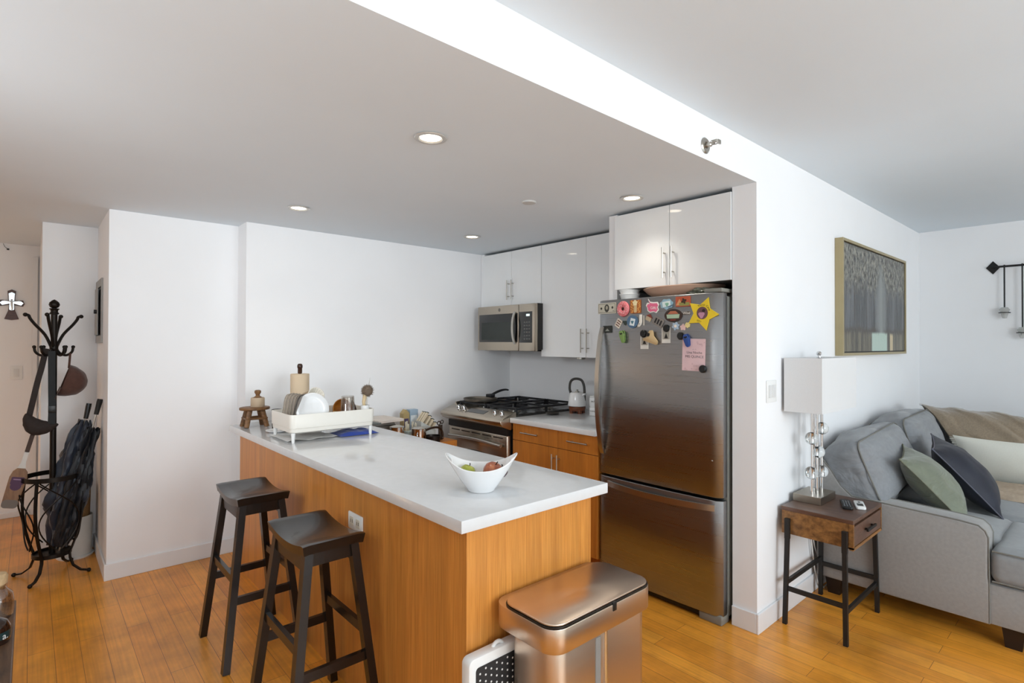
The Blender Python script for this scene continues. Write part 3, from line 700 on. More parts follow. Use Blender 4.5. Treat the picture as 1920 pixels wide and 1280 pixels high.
# brushes in the utensil cup
ux,uy=cx+W/2-.045,cy-D/2+.045
db=thing('dish_brush','brown bristled dish brush with pale wooden handle standing in the utensil cup','brush',(ux,uy,ZI+.0705))
MB().tube([(0.004,0,0),(-.004,0,.08),(-.008,0,.12),(.0,0,.165)],[.006,.007,.0105,.012],10).build('handle',wood('pale_wood','#c2a67c','#dcc7a0',(20,20,60),.5),db)
br=MB(); random.seed(5)
for i in range(260):
    th=random.uniform(0,2*PI); ph=math.acos(random.uniform(-1,1)); d=V3((math.sin(ph)*math.cos(th),math.sin(ph)*math.sin(th),math.cos(ph)))
    c=V3((.014,0,.185)); br.tube([c+d*.006,c+d*random.uniform(.036,.043)],[.0018,.0007],3,cap=False)
br.sph((.014,0,.185),.033,8); br.build('bristles',mat('brown_bristles','#6f5f50',.8,var=.3,scale=(200,200,200)),db)
kn=thing('paring_knife','slim pointed knife standing behind the bristled dish brush','knife',(ux+.006,uy+.009,ZI+.0705))
MB().prism([(0,0),(.012,0),(.012,.15),(.028,.262),(.020,.23),(.004,.15)],-.0008,.0008,M=frame((.003,0,0),(1,0,.08),(0,0,1))).build('blade',M_nickel,kn,smooth=0)
# spoon lying over the tray edge
spn=thing('spoon','brass coloured spoon resting against the front rim of the rack','spoon',(1.235,2.985,zt))
MB().tube([(-.035,0,.0),(0,0,.02),(.035,-.006,.052),(.06,-.010,.072)],[.003,.003,.004,.006],8,flat=(.5,1.3)).sph((.062,-.010,.074),(.018,.004,.010),8).build('spoon_body',mat('brass','#a08a5c',.25,metal=1),spn)
# blue cloth and grey mat under the rack
bl=thing('dish_towel','crumpled bright blue cloth under the right end of the dish rack','cloth',(1.452,3.06,ZI+.001))
def cl(u,v): 
    x=(u-.5)*.24; y=(v-.5)*.18; e=(1-(2*u-1)**4)*(1-(2*v-1)**4); return V3((x,y,.002+e*(.020+.010*noise.noise(V3((x*24,y*24,2))))))
MB().grid(cl,36,30).grid(lambda u,v:V3(((u-.5)*.24,(v-.5)*.18,0)),36,30).build('cloth',mat('blue_cloth','#1f3f9c',.8,var=.2,sheen=.3),bl,smooth=70)
gm=thing('drying_mat','pale grey folded drying cloth lying under the dish rack','drying mat',(1.175,3.13,ZI+.001))
def gml(u,v):
    x=(u-.5)*.28; y=(v-.5)*.30; return V3((x,y,.006+.003*math.sin(x*40)+.012*max(0,math.sin(u*PI*2.5))*(v<.5)*.5+.002*noise.noise(V3((x*20,y*20,1)))))
MB().grid(gml,30,30).grid(lambda u,v:V3(((u-.5)*.28,(v-.5)*.30,0)),30,30).build('cloth',mat('grey_towel','#e0dfdd',.9),gm,smooth=70)
# ================================================================== left end of the island
rs=thing('wooden_riser','small rustic wooden riser stool at the far left end of the island','riser',(1.088,3.735,ZI))
M_rus=wood('rustic_wood','#5a3a22','#8a6238',(25,25,60),.5)
MB().prism(ngon(24,.092,ry=.075),.108,.126,bev=.005).build('top',M_rus,rs,smooth=40)
for a in (45,135,225,315):
    c,s_=math.cos(math.radians(a)),math.sin(math.radians(a)); MB().cyl((c*.088,s_*.07,0),(c*.052,s_*.042,.112),.015,.017,10).build('leg',M_rus,rs)
MB().cyl((-.06,-.05,.055),(.06,-.05,.055),.007,n=8).cyl((-.06,.05,.055),(.06,.05,.055),.007,n=8).cyl((-.06,-.05,.055),(-.06,.05,.055),.007,n=8).cyl((.06,-.05,.055),(.06,.05,.055),.007,n=8).build('stretcher',M_rus,rs)
sj=thing('ceramic_pot','low beige ceramic pot standing on the small wooden riser','pot',(1.105,3.73,ZI+.1262))
MB().lathe([(0,0),(.040,0),(.042,.004),(.042,.055),(.039,.060),(.036,.056),(.036,.01),(0,.01)],(0,0,0),32).build('pot_body',mat('sand_ceramic','#c2ad93',.5),sj,smooth=40)
wb=thing('pot_brush','turned brown wooden hand brush resting in the beige pot','brush',(1.105,3.73,ZI+.1365))
MB().lathe([(0,0),(.032,0),(.033,.044),(.025,.052),(.013,.060),(.012,.068),(.020,.082),(.019,.094),(.012,.098),(0,.099)],(0,0,0),24).build('brush_body',M_rus,wb,smooth=50)
tm=thing('dark_tumbler','shiny dark bronze tumbler between the wooden riser and the dish rack','tumbler',(1.170,3.56,ZI))
MB().lathe([(0,0),(.028,0),(.032,.12),(.029,.12),(.026,.006),(0,.006)],(0,0,0),32).build('cup_body',mat('dark_bronze_metal','#4a3a2e',.15,metal=1),tm,smooth=50)
pd=thing('small_dish','flat white dish lying beneath the left corner of the dish rack','dish',(1.13,3.42,ZI))
MB().lathe([(0,0),(.05,0),(.07,.010),(.068,.012),(.05,.004),(0,.004)],(0,0,0),36).build('dish_body',M_porc,pd,smooth=50)
pt=thing('paper_towel_holder','cream paper towel roll on a holder with dark brown finial behind the rack','paper towel holder',(1.335,3.62,ZI))
MB().lathe([(0,0),(.085,0),(.086,.008),(.08,.014),(0,.014)],(0,0,0),36).lathe([(.008,.014),(.008,.345),(0,.345)],(0,0,0),12).build('stand',mat('dark_wood_turned','#3b241a',.25),pt,smooth=40)
MB().lathe([(.012,.338),(.014,.345),(.014,.372),(.017,.378),(.017,.392),(.012,.402),(0,.404)],(0,0,0),20).build('finial',mat('dark_wood_turned','#3b241a',.25),pt,smooth=50)
MB().lathe([(.019,.016),(.058,.016),(.059,.02),(.059,.332),(.058,.336),(.019,.336)],(0,0,0),44).build('paper_roll',mat('paper_towel','#d4bfa3',.9,var=.03),pt,smooth=40)
# ================================================================== counter by the range
kt=thing('kettle','white kettle with dark arched handle on a brown wooden base','kettle',(3.22,2.855,.910))
MB().lathe([(.060,.020),(.066,.034),(.066,.052),(0,.052)],(0,0,0),32).cyl((-.035,-.035,0),(-.035,-.035,.03),.016,n=10).cyl((.035,-.035,0),(.035,-.035,.03),.016,n=10).cyl((-.035,.035,0),(-.035,.035,.03),.016,n=10).cyl((.035,.035,0),(.035,.035,.03),.016,n=10).build('base',wood('walnut_base','#5a2c18','#82482a',(20,20,60),.35),kt,smooth=40)
MB().lathe([(.060,.053),(.072,.058),(.074,.066),(.062,.140),(.056,.158),(.048,.163),(0,.164)],(0,0,0),40).prism([(.045,.125),(.085,.155),(.083,.160),(.045,.150)],-.012,.012,M=frame((0,0,0),(-.3,-1,0),(0,0,1))).build('body',M_porc,kt,smooth=50)
hd=crom([(0,.052,.150),(0,.064,.19),(0,.055,.245),(0,.02,.268),(0,-.03,.262),(0,-.052,.23),(0,-.060,.18),(0,-.060,.10)],6)
MB().tube(hd,.0085,10,flat=(.7,1.2)).build('handle',mat('dark_grey_handle','#3a3834',.4),kt)
MB().lathe([(.02,.164),(.02,.170),(.008,.172),(.008,.184),(0,.186)],(0,0,0),20).build('lid',M_nickel,kt)
kt.rotation_euler=(0,0,math.radians(20))
def canister(label,loc,wrd):
    c=thing('canister',label,'canister',loc,0,'white canisters beside the kettle')
    MB().prism(rrect(.088,.088,.02),0,.062,bev=.003).build('body',M_porc,c,smooth=40)
    MB().prism(rrect(.084,.084,.02),.0622,.074,bev=.003).build('lid',M_white,c,smooth=40)
    if wrd: text_mesh('lettering',wrd,.016,M_black,frame((-.0443,0,.034),(0,-1,0),(0,0,1)),c)
    return c
canister('lower white ceramic canister with COFFEE lettering beside the kettle',(3.22,2.66,.910),'COFFEE')
canister('upper white ceramic canister with SALT lettering, stacked beside the kettle',(3.22,2.66,.9845),'SALT')
canister('white ceramic canister half hidden behind the refrigerator edge, single',(3.20,2.56,.910),None)
sr=thing('spoon_rest','dark scoop shaped spoon rest lying on the short quartz counter','spoon rest',(3.0,2.91,.910))
MB().lathe([(0,0),(.03,0),(.048,.014),(.045,.016),(.028,.004),(0,.004)],(0,0,0),24,sx=1.25).build('dish',mat('dark_grey_metal','#4c4843',.35,metal=.5),sr,smooth=50)
# ================================================================== trolley with clutter beyond the island
ty0,ty1,tx0,tx1=3.46,3.92,1.70,2.50; tz=.70
tl=thing('kitchen_trolley','low orange bamboo trolley against the back wall beside the range','kitchen trolley',(tx0,ty0,0))
MB().box(0,tx1-tx0,0,ty1-ty0,tz-.035,tz,bev=.003).build('top',M_cab,tl,smooth=0)
for x in (.02,tx1-tx0-.02):
    for y in (.02,ty1-ty0-.02): MB().box(x-.018,x+.018,y-.018,y+.018,0,tz-.035).build('leg',M_cab,tl,smooth=0)
MB().box(.02,tx1-tx0-.02,.02,ty1-ty0-.02,.25,.27).build('shelf',M_cab,tl,smooth=0)
bx=thing('bread_box','grey metal box holding papers on the trolley left of the steel pots','storage box',(1.90,3.73,tz))
MB().box(-.17,.14,-.12,.14,0,.165,bev=.006).build('box_body',mat('grey_box','#77716a',.4,metal=.4),bx)
MB().box(-.172,.142,-.122,.142,.145,.150).build('lid_line',M_black,bx,smooth=0)
pp=thing('paper_stack','stack of pale papers and a grey folder lying on the grey box','paper stack',(1.90,3.73,tz+.1655))
MB().box(-.02,.20,-.14,.12,.002,.022,bev=.002,M=R('Z',6)).build('papers',mat('pale_paper','#d9cfc6',.8),pp,smooth=0)
MB().box(-.20,.02,-.15,.10,0,.012,bev=.002,M=R('Z',-4)).build('folder',mat('slate_folder','#6a6f6e',.6),pp,smooth=0)
def potc(label,loc,r,h):
    p=thing('steel_pot',label,'pot',loc,0,'steel pots on the trolley')
    MB().lathe([(0,0),(r-.004,0),(r,.006),(r,h),(r+.002,h+.002),(r-.002,h+.001),(r-.003,.006),(0,.005)],(0,0,0),36).build('pot_body',M_chrome,p,smooth=40)
    MB().lathe([(r+.001,h+.003),(r*.6,h+.010),(.012,h+.014),(0,h+.014)],(0,0,0),36,cap=False).build('lid',M_nickel,p,smooth=50)
    MB().tube(arc((-r,0,h*.62),.022,-PI/2,PI/2,10,u=(-1,0,0),v=(0,0,1)),.004,8,M=R('Z',50)).build('handle',M_chrome,p); return p
potc('shiny steel lidded pot on the trolley, nearer the grey box',(2.00,3.515,tz),.052,.145)
potc('shiny steel lidded pot on the trolley, nearer the range',(2.175,3.50,tz),.055,.118)
ku=thing('curved_handle_pan','dark bronze pan whose tall curved handle arches over the trolley corner','pan',(2.31,3.515,tz))
MB().lathe([(0,0),(.055,0),(.06,.05),(.057,.05),(.052,.006),(0,.006)],(0,0,0),28).build('pan_body',M_bronze,ku,smooth=50)
MB().tube(crom([(-.155,-.04,.075),(-.10,-.035,.098),(-.02,-.02,.112),(.05,-.005,.105),(.085,0,.07),(.09,0,.02),(.055,0,.02)],6),.009,10).build('handle',mat('brown_bronze','#3d2b20',.3,metal=.5),ku)
def cartonbox(name,label,loc,w,d,h,m1,m2,gable=False,rz=0):
    c=thing(name,label,'carton',loc,rz)
    b=MB().box(-w/2,w/2,-d/2,d/2,0,h,bev=.001)
    if gable: b.prism([(-w/2,h),(w/2,h),(0,h+.03)],-d/2,d/2,M=frame((0,0,0),(1,0,0),(0,0,1)))
    b.build('carton_body',m1,c,smooth=0); MB().box(-w/2+.008,w/2-.008,-d/2-.0006,-d/2+.001,h*.45,h*.8).build('printed_panel',m2,c,smooth=0); return c
cartonbox('drink_carton','small gable-topped yellow and purple carton at the back of the trolley',(2.225,3.79,tz),.055,.055,.20,mat('carton_tan','#b09a6a',.5),mat('carton_purple','#4b4164',.5),True)
cartonbox('tea_box','tall pale blue and white box beside the yellow carton on the trolley',(2.30,3.80,tz),.075,.055,.225,mat('box_blue','#9fb3c4',.5),mat('box_white','#dfe4e6',.5))
cc=thing('cutlery_caddy','pale caddy full of white and teal utensils on the trolley','caddy',(2.16,3.60,tz))
MB().box(-.035,.055,-.03,.03,0,.09,bev=.004).build('caddy_body',mat('pale_teal','#b9c7c3',.5),cc)
for i in range(7):
    MB().tube([(-.028+i*.0125,random.uniform(-.015,.015),.06),(-.03+i*.0135,random.uniform(-.02,.02),.150+random.uniform(-.012,.015))],[.004,.006],6).build('utensil',mat('cream_handle','#dcd3bd',.4),cc)
kb=thing('knife_block','white knife block full of cream handled knives beside the range','knife block',(2.325,3.66,tz))
MB().prism([(-.06,0),(.075,0),(.075,.075),(-.06,.150)],-.05,.05,M=frame((0,0,0),(1,0,0),(0,0,1)),bev=.003).build('block',mat('pale_grey_block','#c9cbc6',.5),kb,smooth=0)
ax=V3((.62,0,.78)).normalized(); M_kh=mat('cream_knife_handle','#dccdb2',.35); M_kt=mat('dark_knife_end','#2e3a33',.4)
for i in range(4):
    for j in range(3):
        b=V3((-.045+.032*i,-.033+.032*j,.142-.018*i)); l=.085-.012*i
        h=MB().bar([b,b+ax*l],.014,.020,up=(0,1,0)).build('knife_handle',M_kh,kb,smooth=0)
        MB().bar([b+ax*l,b+ax*(l+.006)],.0145,.0205,up=(0,1,0)).build('end_cap',M_kt,h,smooth=0)
sc2=thing('scissors','pair of dark looped kitchen scissors standing at the knife block end','scissors',(2.435,3.62,tz))
MB().tube(arc((0,0,.120),.014,0,2*PI,16)[:-1],.004,6,closed=True).tube(arc((.03,0,.128),.013,0,2*PI,16)[:-1],.004,6,closed=True).box(-.004,.034,-.002,.002,0,.105).build('scissors_body',mat('dark_brown_plastic','#3a2c22',.4),sc2,smooth=40)
# ================================================================== magnets on the refrigerator door
MF=frame((0,0,0),(0,-1,0),(0,0,1))
def cm(n,h,**k): return mat(n,h,k.pop('rough',.45),**k)
def mag(name,label,cat,y,z,group=None,tilt=0):
    h=.5*(FY1-FY0); a=(y-(FY0+FY1)/2)/h; sl=.014*2*a/h
    return thing(name,label,cat,(fx(y)-.0012,y,z),-math.atan(sl),group)
def mp(t,name,m,poly,h0=0,h1=.003,rot=0,ox=0,oy=0,bev=0,parent=None,smooth=30):
    M=MF@T(ox,oy,0)@R('Z',rot)
    return MB().prism(poly,h0,h1,M=M,bev=bev).build(name,m,parent or t,smooth=smooth)
def txt(t,name,body,size,m,ox,oy,h,rot=0,space=1,ext=.0002): return text_mesh(name,body,size,m,MF@T(ox,oy,h)@R('Z',rot),t,ext,space)
def blob(n,r,amp,k,ry=None,ph=0): return [((r+amp*math.sin(k*2*PI*i/n+ph))*math.cos(2*PI*i/n),((ry or r)+amp*math.sin(k*2*PI*i/n+ph))*math.sin(2*PI*i/n)) for i in range(n)]
K=cm('ink_black','#1d1c1c'); Wt=cm('print_white','#e9e7e0'); 
# banknote
m=mag('banknote_magnet','banknote shaped magnet at the top left corner of the refrigerator door','magnet',2.112,1.672)
mp(m,'note',cm('note_paper','#cfcabb'),rrect(.146,.066,.002),0,.002)
p=mp(m,'border',cm('note_ink','#5c5a50'),rrect(.136,.056,.001),.002,.0023); mp(m,'field',cm('note_field','#bdb8a8'),rrect(.130,.050,.001),.0023,.0026,parent=p)
o=mp(m,'portrait_oval',cm('note_dark','#34332e'),ngon(20,.019,ry=.024),.0026,.0030); mp(m,'portrait_face',cm('note_face','#a29c8c'),ngon(14,.009,ry=.012),.0030,.0033,oy=.003,parent=o)
mp(m,'seal',cm('note_dark','#34332e'),ngon(8,.008),.0026,.0029,ox=-.045); mp(m,'seal',cm('note_dark','#34332e'),ngon(8,.008),.0026,.0029,ox=.045,oy=.003)
txt(m,'lettering','100',.010,cm('note_dark','#34332e'),.052,-.018,.0027)
# donut
m=mag('donut_magnet','large round pink frosted donut magnet with white sprinkles','magnet',1.985,1.662)
MB().lathe([(.013,0),(.010,.005),(.013,.010),(.028,.0135),(.042,.009),(.047,.003),(.046,0)],(0,0,0),40,M=MF).build('frosting',cm('pink_frosting','#d9777c',coat=.2),m,smooth=60)
MB().prism(ngon(20,.0135),0,.001,M=MF).build('hole',cm('dark_brown_center','#4a2d26'),m)
s=MB(); random.seed(3)
for i in range(34):
    a=random.uniform(0,2*PI); r=random.uniform(.018,.042); b=random.uniform(0,PI); h=.0137-.30*abs(r-.028)**1.0*.35
    s.box(-.0035,.0035,-.0008,.0008,0,.001,M=MF@T(r*math.cos(a),r*math.sin(a),h-.001)@R('Z',math.degrees(b)))
s.build('sprinkles',cm('pale_sprinkle','#f3d5d0'),m,smooth=0)
# hot-dog like food picture
m=mag('food_photo_magnet','square orange food picture magnet right of the pink donut','magnet',1.895,1.671)
mp(m,'backing',cm('rust_orange','#a8602d'),rrect(.076,.078,.004),0,.003)
mp(m,'cream_shape',cm('cream_food','#e6d8ac'),blob(30,.016,.002,5),.003,.0045,oy=.022,ox=-.002)
mp(m,'bun_shape',cm('tan_food','#c9b184'),rrect(.020,.048,.006),.003,.004,oy=-.010)
random.seed(9)
for sd_ in (-1,1):
    g=MB()
    for i in range(13): g.sph(tuple(MF@V3((sd_*random.uniform(.016,.034),-.034+.068*i/12,.003))),(.0015,.004,.0045),4)
    g.build('topping',cm('yellow_topping','#d3974c'),m)
# pink sign
m=mag('pink_sign_magnet','pink crown-edged magnet reading GIRL with a white outline','magnet',1.778,1.661)
cl_=[(-.045,.012),(-.036,.028),(-.022,.026),(-.030,.052),(-.018,.034),(.006,.030),(.034,.030),(.044,.014),(.036,0),(.042,-.016),(.026,-.034),(.008,-.026),(-.018,-.030),(-.034,-.018),(-.036,.0)]
mp(m,'white_outline',Wt,cl_,0,.002); mp(m,'pink_field',cm('hot_pink','#d9698a'),[(x*.84,y*.78-.001) for x,y in cl_],.002,.0032)
txt(m,'lettering','GIRL',.021,Wt,.008,-.004,.0034,-4)
# blue oval souvenir
m=mag('blue_souvenir_magnet','pale blue and white souvenir magnet near the top middle of the door','magnet',1.687,1.675)
mp(m,'base',cm('sky_blue','#8fb0c0'),blob(36,.040,.003,7,ry=.028),0,.004); mp(m,'white_sign',cm('pale_blue_white','#d6e2e0'),[(-.022,-.018),(.026,-.010),(.024,.018),(-.026,.012)],.004,.0052)
mp(m,'green_patch',cm('sea_green','#7fae96'),blob(20,.010,.002,3),.0052,.006,ox=.004,oy=-.002); mp(m,'dark_band',cm('slate_blue','#4f6b7f'),rrect(.03,.006,.002),.0052,.0062,ox=.026,oy=-.012,rot=20)
# orange rectangular postcard magnet
m=mag('orange_postcard_magnet','orange red postcard magnet at the top edge beside the yellow star','magnet',1.587,1.684)
mp(m,'card',cm('brick_orange','#b5573a'),rrect(.088,.055,.003),0,.003)
mp(m,'green_field',cm('olive_field','#8b8a4c'),rrect(.06,.018,.006),.003,.0036,oy=-.014,ox=.008); mp(m,'rider_shape',cm('dark_brown_fig','#3d2a1e'),blob(24,.013,.004,4),.0036,.0046,ox=.006,oy=.002)
mp(m,'tan_hill',cm('tan_hill','#d39b6b'),[(-.042,-.02),(-.02,.016),(-.004,-.02)],.003,.0034)
# star
m=mag('star_magnet','big yellow star shaped photo frame magnet at the top right of the door','magnet',1.476,1.613)
st_=[]
for i in range(10):
    a=PI/2-math.radians(22)+2*PI*i/10; r=.092 if i%2==0 else .050; st_.append((r*math.cos(a),r*math.sin(a)))
MB().prism(st_,0,.004,M=MF,bev=.0012).build('star',cm('star_yellow','#e9c92c'),m,smooth=0)
ph=mp(m,'round_photo',cm('photo_dark','#6a4a50'),ngon(28,.031,ry=.033),.004,.0046,oy=.004)
mp(m,'photo_figure',cm('photo_pink','#c08aa0'),blob(22,.016,.003,3),.0046,.005,ox=-.004,oy=-.006,parent=ph); mp(m,'photo_head',cm('photo_hair','#2c2022'),ngon(16,.009),.0048,.0052,ox=.008,oy=.016,parent=ph)
for i,chh in enumerate('Youth Camp'):
    a=math.radians(118-11*i); r=.043; 
    if chh!=' ': txt(m,'lettering',chh,.015,cm('olive_ink','#5b5418'),r*math.cos(a),.004+r*math.sin(a),.0045,math.degrees(a)-90)
txt(m,'lettering','2021',.014,cm('olive_ink','#5b5418'),-.018,-.038,.0045,-20)
# oval porthole
m=mag('oval_picture_magnet','dark rimmed oval magnet with a beach picture above the two clipped photos','magnet',1.646,1.610)
mp(m,'rim',cm('dark_rim','#3b2a24'),ngon(36,.054,ry=.036),0,.004); p=mp(m,'picture',cm('aqua_picture','#a9bfa4'),[(-.036,-.016),(.036,-.016),(.040,.006),(-.040,.006)],.004,.005); mp(m,'orange_top',cm('coral_top','#b36a4e'),[(-.034,.008),(.034,.008),(.016,.024),(-.016,.024)],.004,.005)
mp(m,'red_label',cm('maroon_label','#7c3028'),rrect(.034,.007,.003),.004,.0052,oy=-.024)
m=mag('lettering_magnet','small white lettering magnet reading Wind left of the yellow star','magnet',1.567,1.620)
mp(m,'backing',cm('taupe_back','#5d544c'),rrect(.046,.018,.004),0,.001); txt(m,'lettering','Wind',.019,Wt,0,0,.0012)
# tiles, discs
m=mag('striped_tile_magnet','small tilted cream and brown striped tile magnet under the donut','magnet',2.020,1.577)
mp(m,'tile',cm('tile_cream','#dcd2c2'),rrect(.040,.052,.003),0,.003,rot=-32)
for q in (-.014,.0,.014): mp(m,'stripe',cm('tile_brown','#6c4237'),rrect(.030,.006,.001),.003,.0036,rot=-32,ox=q*math.sin(math.radians(32)),oy=q*math.cos(math.radians(32)))
m=mag('dark_figure_magnet','tiny dark green lump magnet between the striped tile and the blue disc','magnet',1.972,1.580)
mp(m,'body',cm('dark_green','#2e3a34'),blob(18,.013,.003,3),0,.004,bev=.001)
m=mag('blue_disc_magnet','round blue disc magnet with a white postcard picture in its middle','magnet',1.916,1.584)
mp(m,'disc',cm('denim_blue','#52708c'),ngon(32,.040,ry=.038),0,.004); p=mp(m,'label_card',cm('ice_white','#dbe4e6'),[(-.020,-.020),(.012,-.026),(.022,.014),(-.010,.022)],.004,.0055); mp(m,'island_shape',cm('teal_ink','#3f7383'),blob(18,.009,.002,3),.0055,.006,ox=.001,oy=-.003,parent=p)
m=mag('boot_magnet','white boot shaped magnet right of the blue disc','magnet',1.862,1.587)
mp(m,'boot',cm('boot_white','#e2ded4'),[(-.004,.036),(.014,.036),(.015,-.006),(.010,-.022),(-.002,-.034),(-.016,-.036),(-.018,-.028),(-.006,-.006)],0,.005,bev=.001)
mp(m,'lace_mark',K,rrect(.010,.003,.001),.005,.0055,ox=-.004,oy=-.018,rot=40)
m=mag('white_strip_magnet','narrow silvery white strip magnet close beside the white boot','magnet',1.836,1.589)
mp(m,'strip',cm('strip_silver','#b9b5ac'),rrect(.010,.058,.003),0,.004)
m=mag('roof_house_magnet','small house shaped magnet with a red roof left of the silver frame','magnet',1.802,1.603)
mp(m,'house',cm('beige_house','#b8a88c'),[(-.018,-.018),(.018,-.018),(.018,.006),(-.018,.006)],0,.004,rot=-25); mp(m,'roof',cm('roof_red','#7d3b30'),[(-.022,.005),(.022,.005),(.0,.022)],0,.005,rot=-25)
m=mag('silver_frame_magnet','tilted silver openwork magnet with dark gaps above the beige clip','magnet',1.740,1.578)
p=mp(m,'frame_body',cm('pewter','#8d8883',metal=.6),rrect(.068,.050,.006),0,.004,rot=-28)
for q in (-.018,0,.018): mp(m,'dark_gap',K,rrect(.010,.030,.002),.004,.0046,rot=-28,ox=q*math.cos(math.radians(28)),oy=-q*math.sin(math.radians(28)))
m=mag('pastel_flower_magnet','small pastel blue flower shaped magnet beneath the oval picture magnet','magnet',1.631,1.551)
mp(m,'petals',cm('pastel_blue','#a9bdd0'),blob(40,.020,.004,6),0,.004); mp(m,'center',cm('pastel_cream','#eee2d4'),ngon(14,.008),.004,.006)
m=mag('pastel_cloud_magnet','small pastel pink and yellow cloud shaped magnet beneath the lettering','magnet',1.576,1.548)
mp(m,'cloud',cm('pastel_pink','#dfb9b4'),blob(30,.016,.003,5),0,.004,ox=-.010,oy=-.004); mp(m,'sun',cm('pastel_yellow','#dfcf8e'),blob(30,.014,.002,7),0,.005,ox=.016,oy=.007)
m=mag('dark_card_magnet','small dark rectangular picture magnet above the refrigerator handle','magnet',2.107,1.543)
mp(m,'card',cm('card_black','#20231f'),rrect(.070,.043,.002),0,.003); mp(m,'pale_shape',cm('card_grey','#8c9088'),[(-.018,-.012),(.018,-.012),(0,.004)],.003,.0035)
# photos and clips
def photo(label,y,z,h,rot=0):
    m=mag('instant_photo',label,'photo',y,z); mp(m,'paper',cm('photo_paper','#dddad2'),rrect(.055,h,.001),0,.0008,rot=rot)
    p=mp(m,'image',cm('photo_image','#a8a296'),rrect(.044,h*.66,.001),.0008,.0011,rot=rot,oy=.006); mp(m,'figure',K,[(-.012,-.016),(.012,-.016),(.0,.014)],.0011,.0014,parent=p,oy=-.002); return m
photo('white bordered instant photo held by the black and beige clips',1.833,1.470,.092)
photo('white bordered instant photo with dark figure held by a round black magnet',1.691,1.502,.087)
def clip(name,label,y,z,mc,rot,sc=1):
    m=mag(name,label,'magnetic clip',y,z)
    ol=[(x*sc,yy*sc) for x,yy in [(-.016,.024),(-.008,.036),(.008,.036),(.016,.024),(.017,.006),(.012,-.030),(.004,-.038),(-.004,-.038),(-.012,-.030),(-.017,.006)]]
    M=MF@R('Z',rot)
    MB().prism(ol,.002,.007,M=M,bev=.0015).build('jaw',mc,m,smooth=40); MB().prism(ol,.016,.021,M=M@R('X',7),bev=.0015).build('jaw',mc,m,smooth=40)
    MB().cyl(tuple(M@V3((-.012*sc,.008*sc,.011))),tuple(M@V3((.012*sc,.008*sc,.011))),.0065*sc,n=14).build('spring',M_nickel,m)
    MB().prism(ngon(20,.012*sc,0,.022*sc),0,.0235,M=M).build('magnet_disc',M_black,m,smooth=40); return m
clip('magnetic_clip','green magnetic bag clip hanging alone on the left of the door',1.982,1.498,cm('clip_green','#7b9a56'),10)
clip('magnetic_clip','blue magnetic bag clip holding the top of the pink invitation',1.559,1.474,cm('clip_blue','#2f4f94'),12,.95)
m=mag('beige_clip','wide beige triangular magnetic clip overlapping the left photo','magnetic clip',1.790,1.490)
mb_=[(-.012,.028),(-.004,.040),(.008,.040),(.014,.028),(.018,.004),(.050,-.028),(.046,-.040),(.034,-.042),(-.048,-.016),(-.050,-.006),(-.020,.004)]
mp(m,'jaw',cm('clip_beige','#cbb083'),mb_,.003,.009,bev=.0015); mp(m,'jaw',cm('clip_beige','#cbb083'),[(x*.8+.016,y*.9+.004) for x,y in mb_],.012,.017,bev=.0015)
mp(m,'magnet_disc',M_black,ngon(18,.010,-.010,.016),.0,.0182)
for lb,yy,zz,rr_ in (('black round magnet clip at the top of the left instant photo',1.836,1.512,.019),('black round magnet at the top of the right instant photo',1.686,1.540,.018),('black tilted magnet clip beside the blue clip',1.600,1.497,.018),('black round magnet at the lower right corner of the pink invitation',1.473,1.322,.018)):
    m=mag('black_magnet',lb,'magnet',yy,zz,'plain black magnets'); MB().lathe([(0,.0),(rr_,.0),(rr_,.012),(rr_*.8,.017),(0,.017)],(0,0,0),24,M=MF@R('Y',6)@T(0,0,.0014),sy=1.15).build('disc',M_black,m,smooth=40)
m=mag('invitation_card','pink printed invitation card hanging on the right of the refrigerator door','card',1.526,1.395)
MR=MF@R('Z',-1.5)
MB().prism(rrect(.132,.172,.001),0,.0008,M=MR).build('paper',cm('blush_paper','#e3c3c6'),m,smooth=0)
gi=cm('grey_ink','#6d5f63')
for b,s_,yy in (('~  ~',.012,.030),('Una Noche',.019,.012),('MIS QUINCE',.019,-.010),('xx.xx',.007,-.028)):
    if b!='xx.xx': txt(m,'lettering',b,s_,gi,0.004,yy,.0010,-1.5)
random.seed(11); dcs=MB()
for i in range(34):
    x=random.uniform(-.062,.062); y=random.choice((random.uniform(.045,.082),random.uniform(-.082,-.045)))
    if (y>0 and x<-.005) or (y<0 and x>.02): continue
    r=random.uniform(.0015,.005); dcs.tube([V3((r*math.cos(a)+x,r*math.sin(a)+y,.001)) for a in [2*PI*k/8 for k in range(8)]],.0003,4,closed=True,M=MR)
dcs.build('printed_flowers',cm('rose_ink','#9a6670'),m)
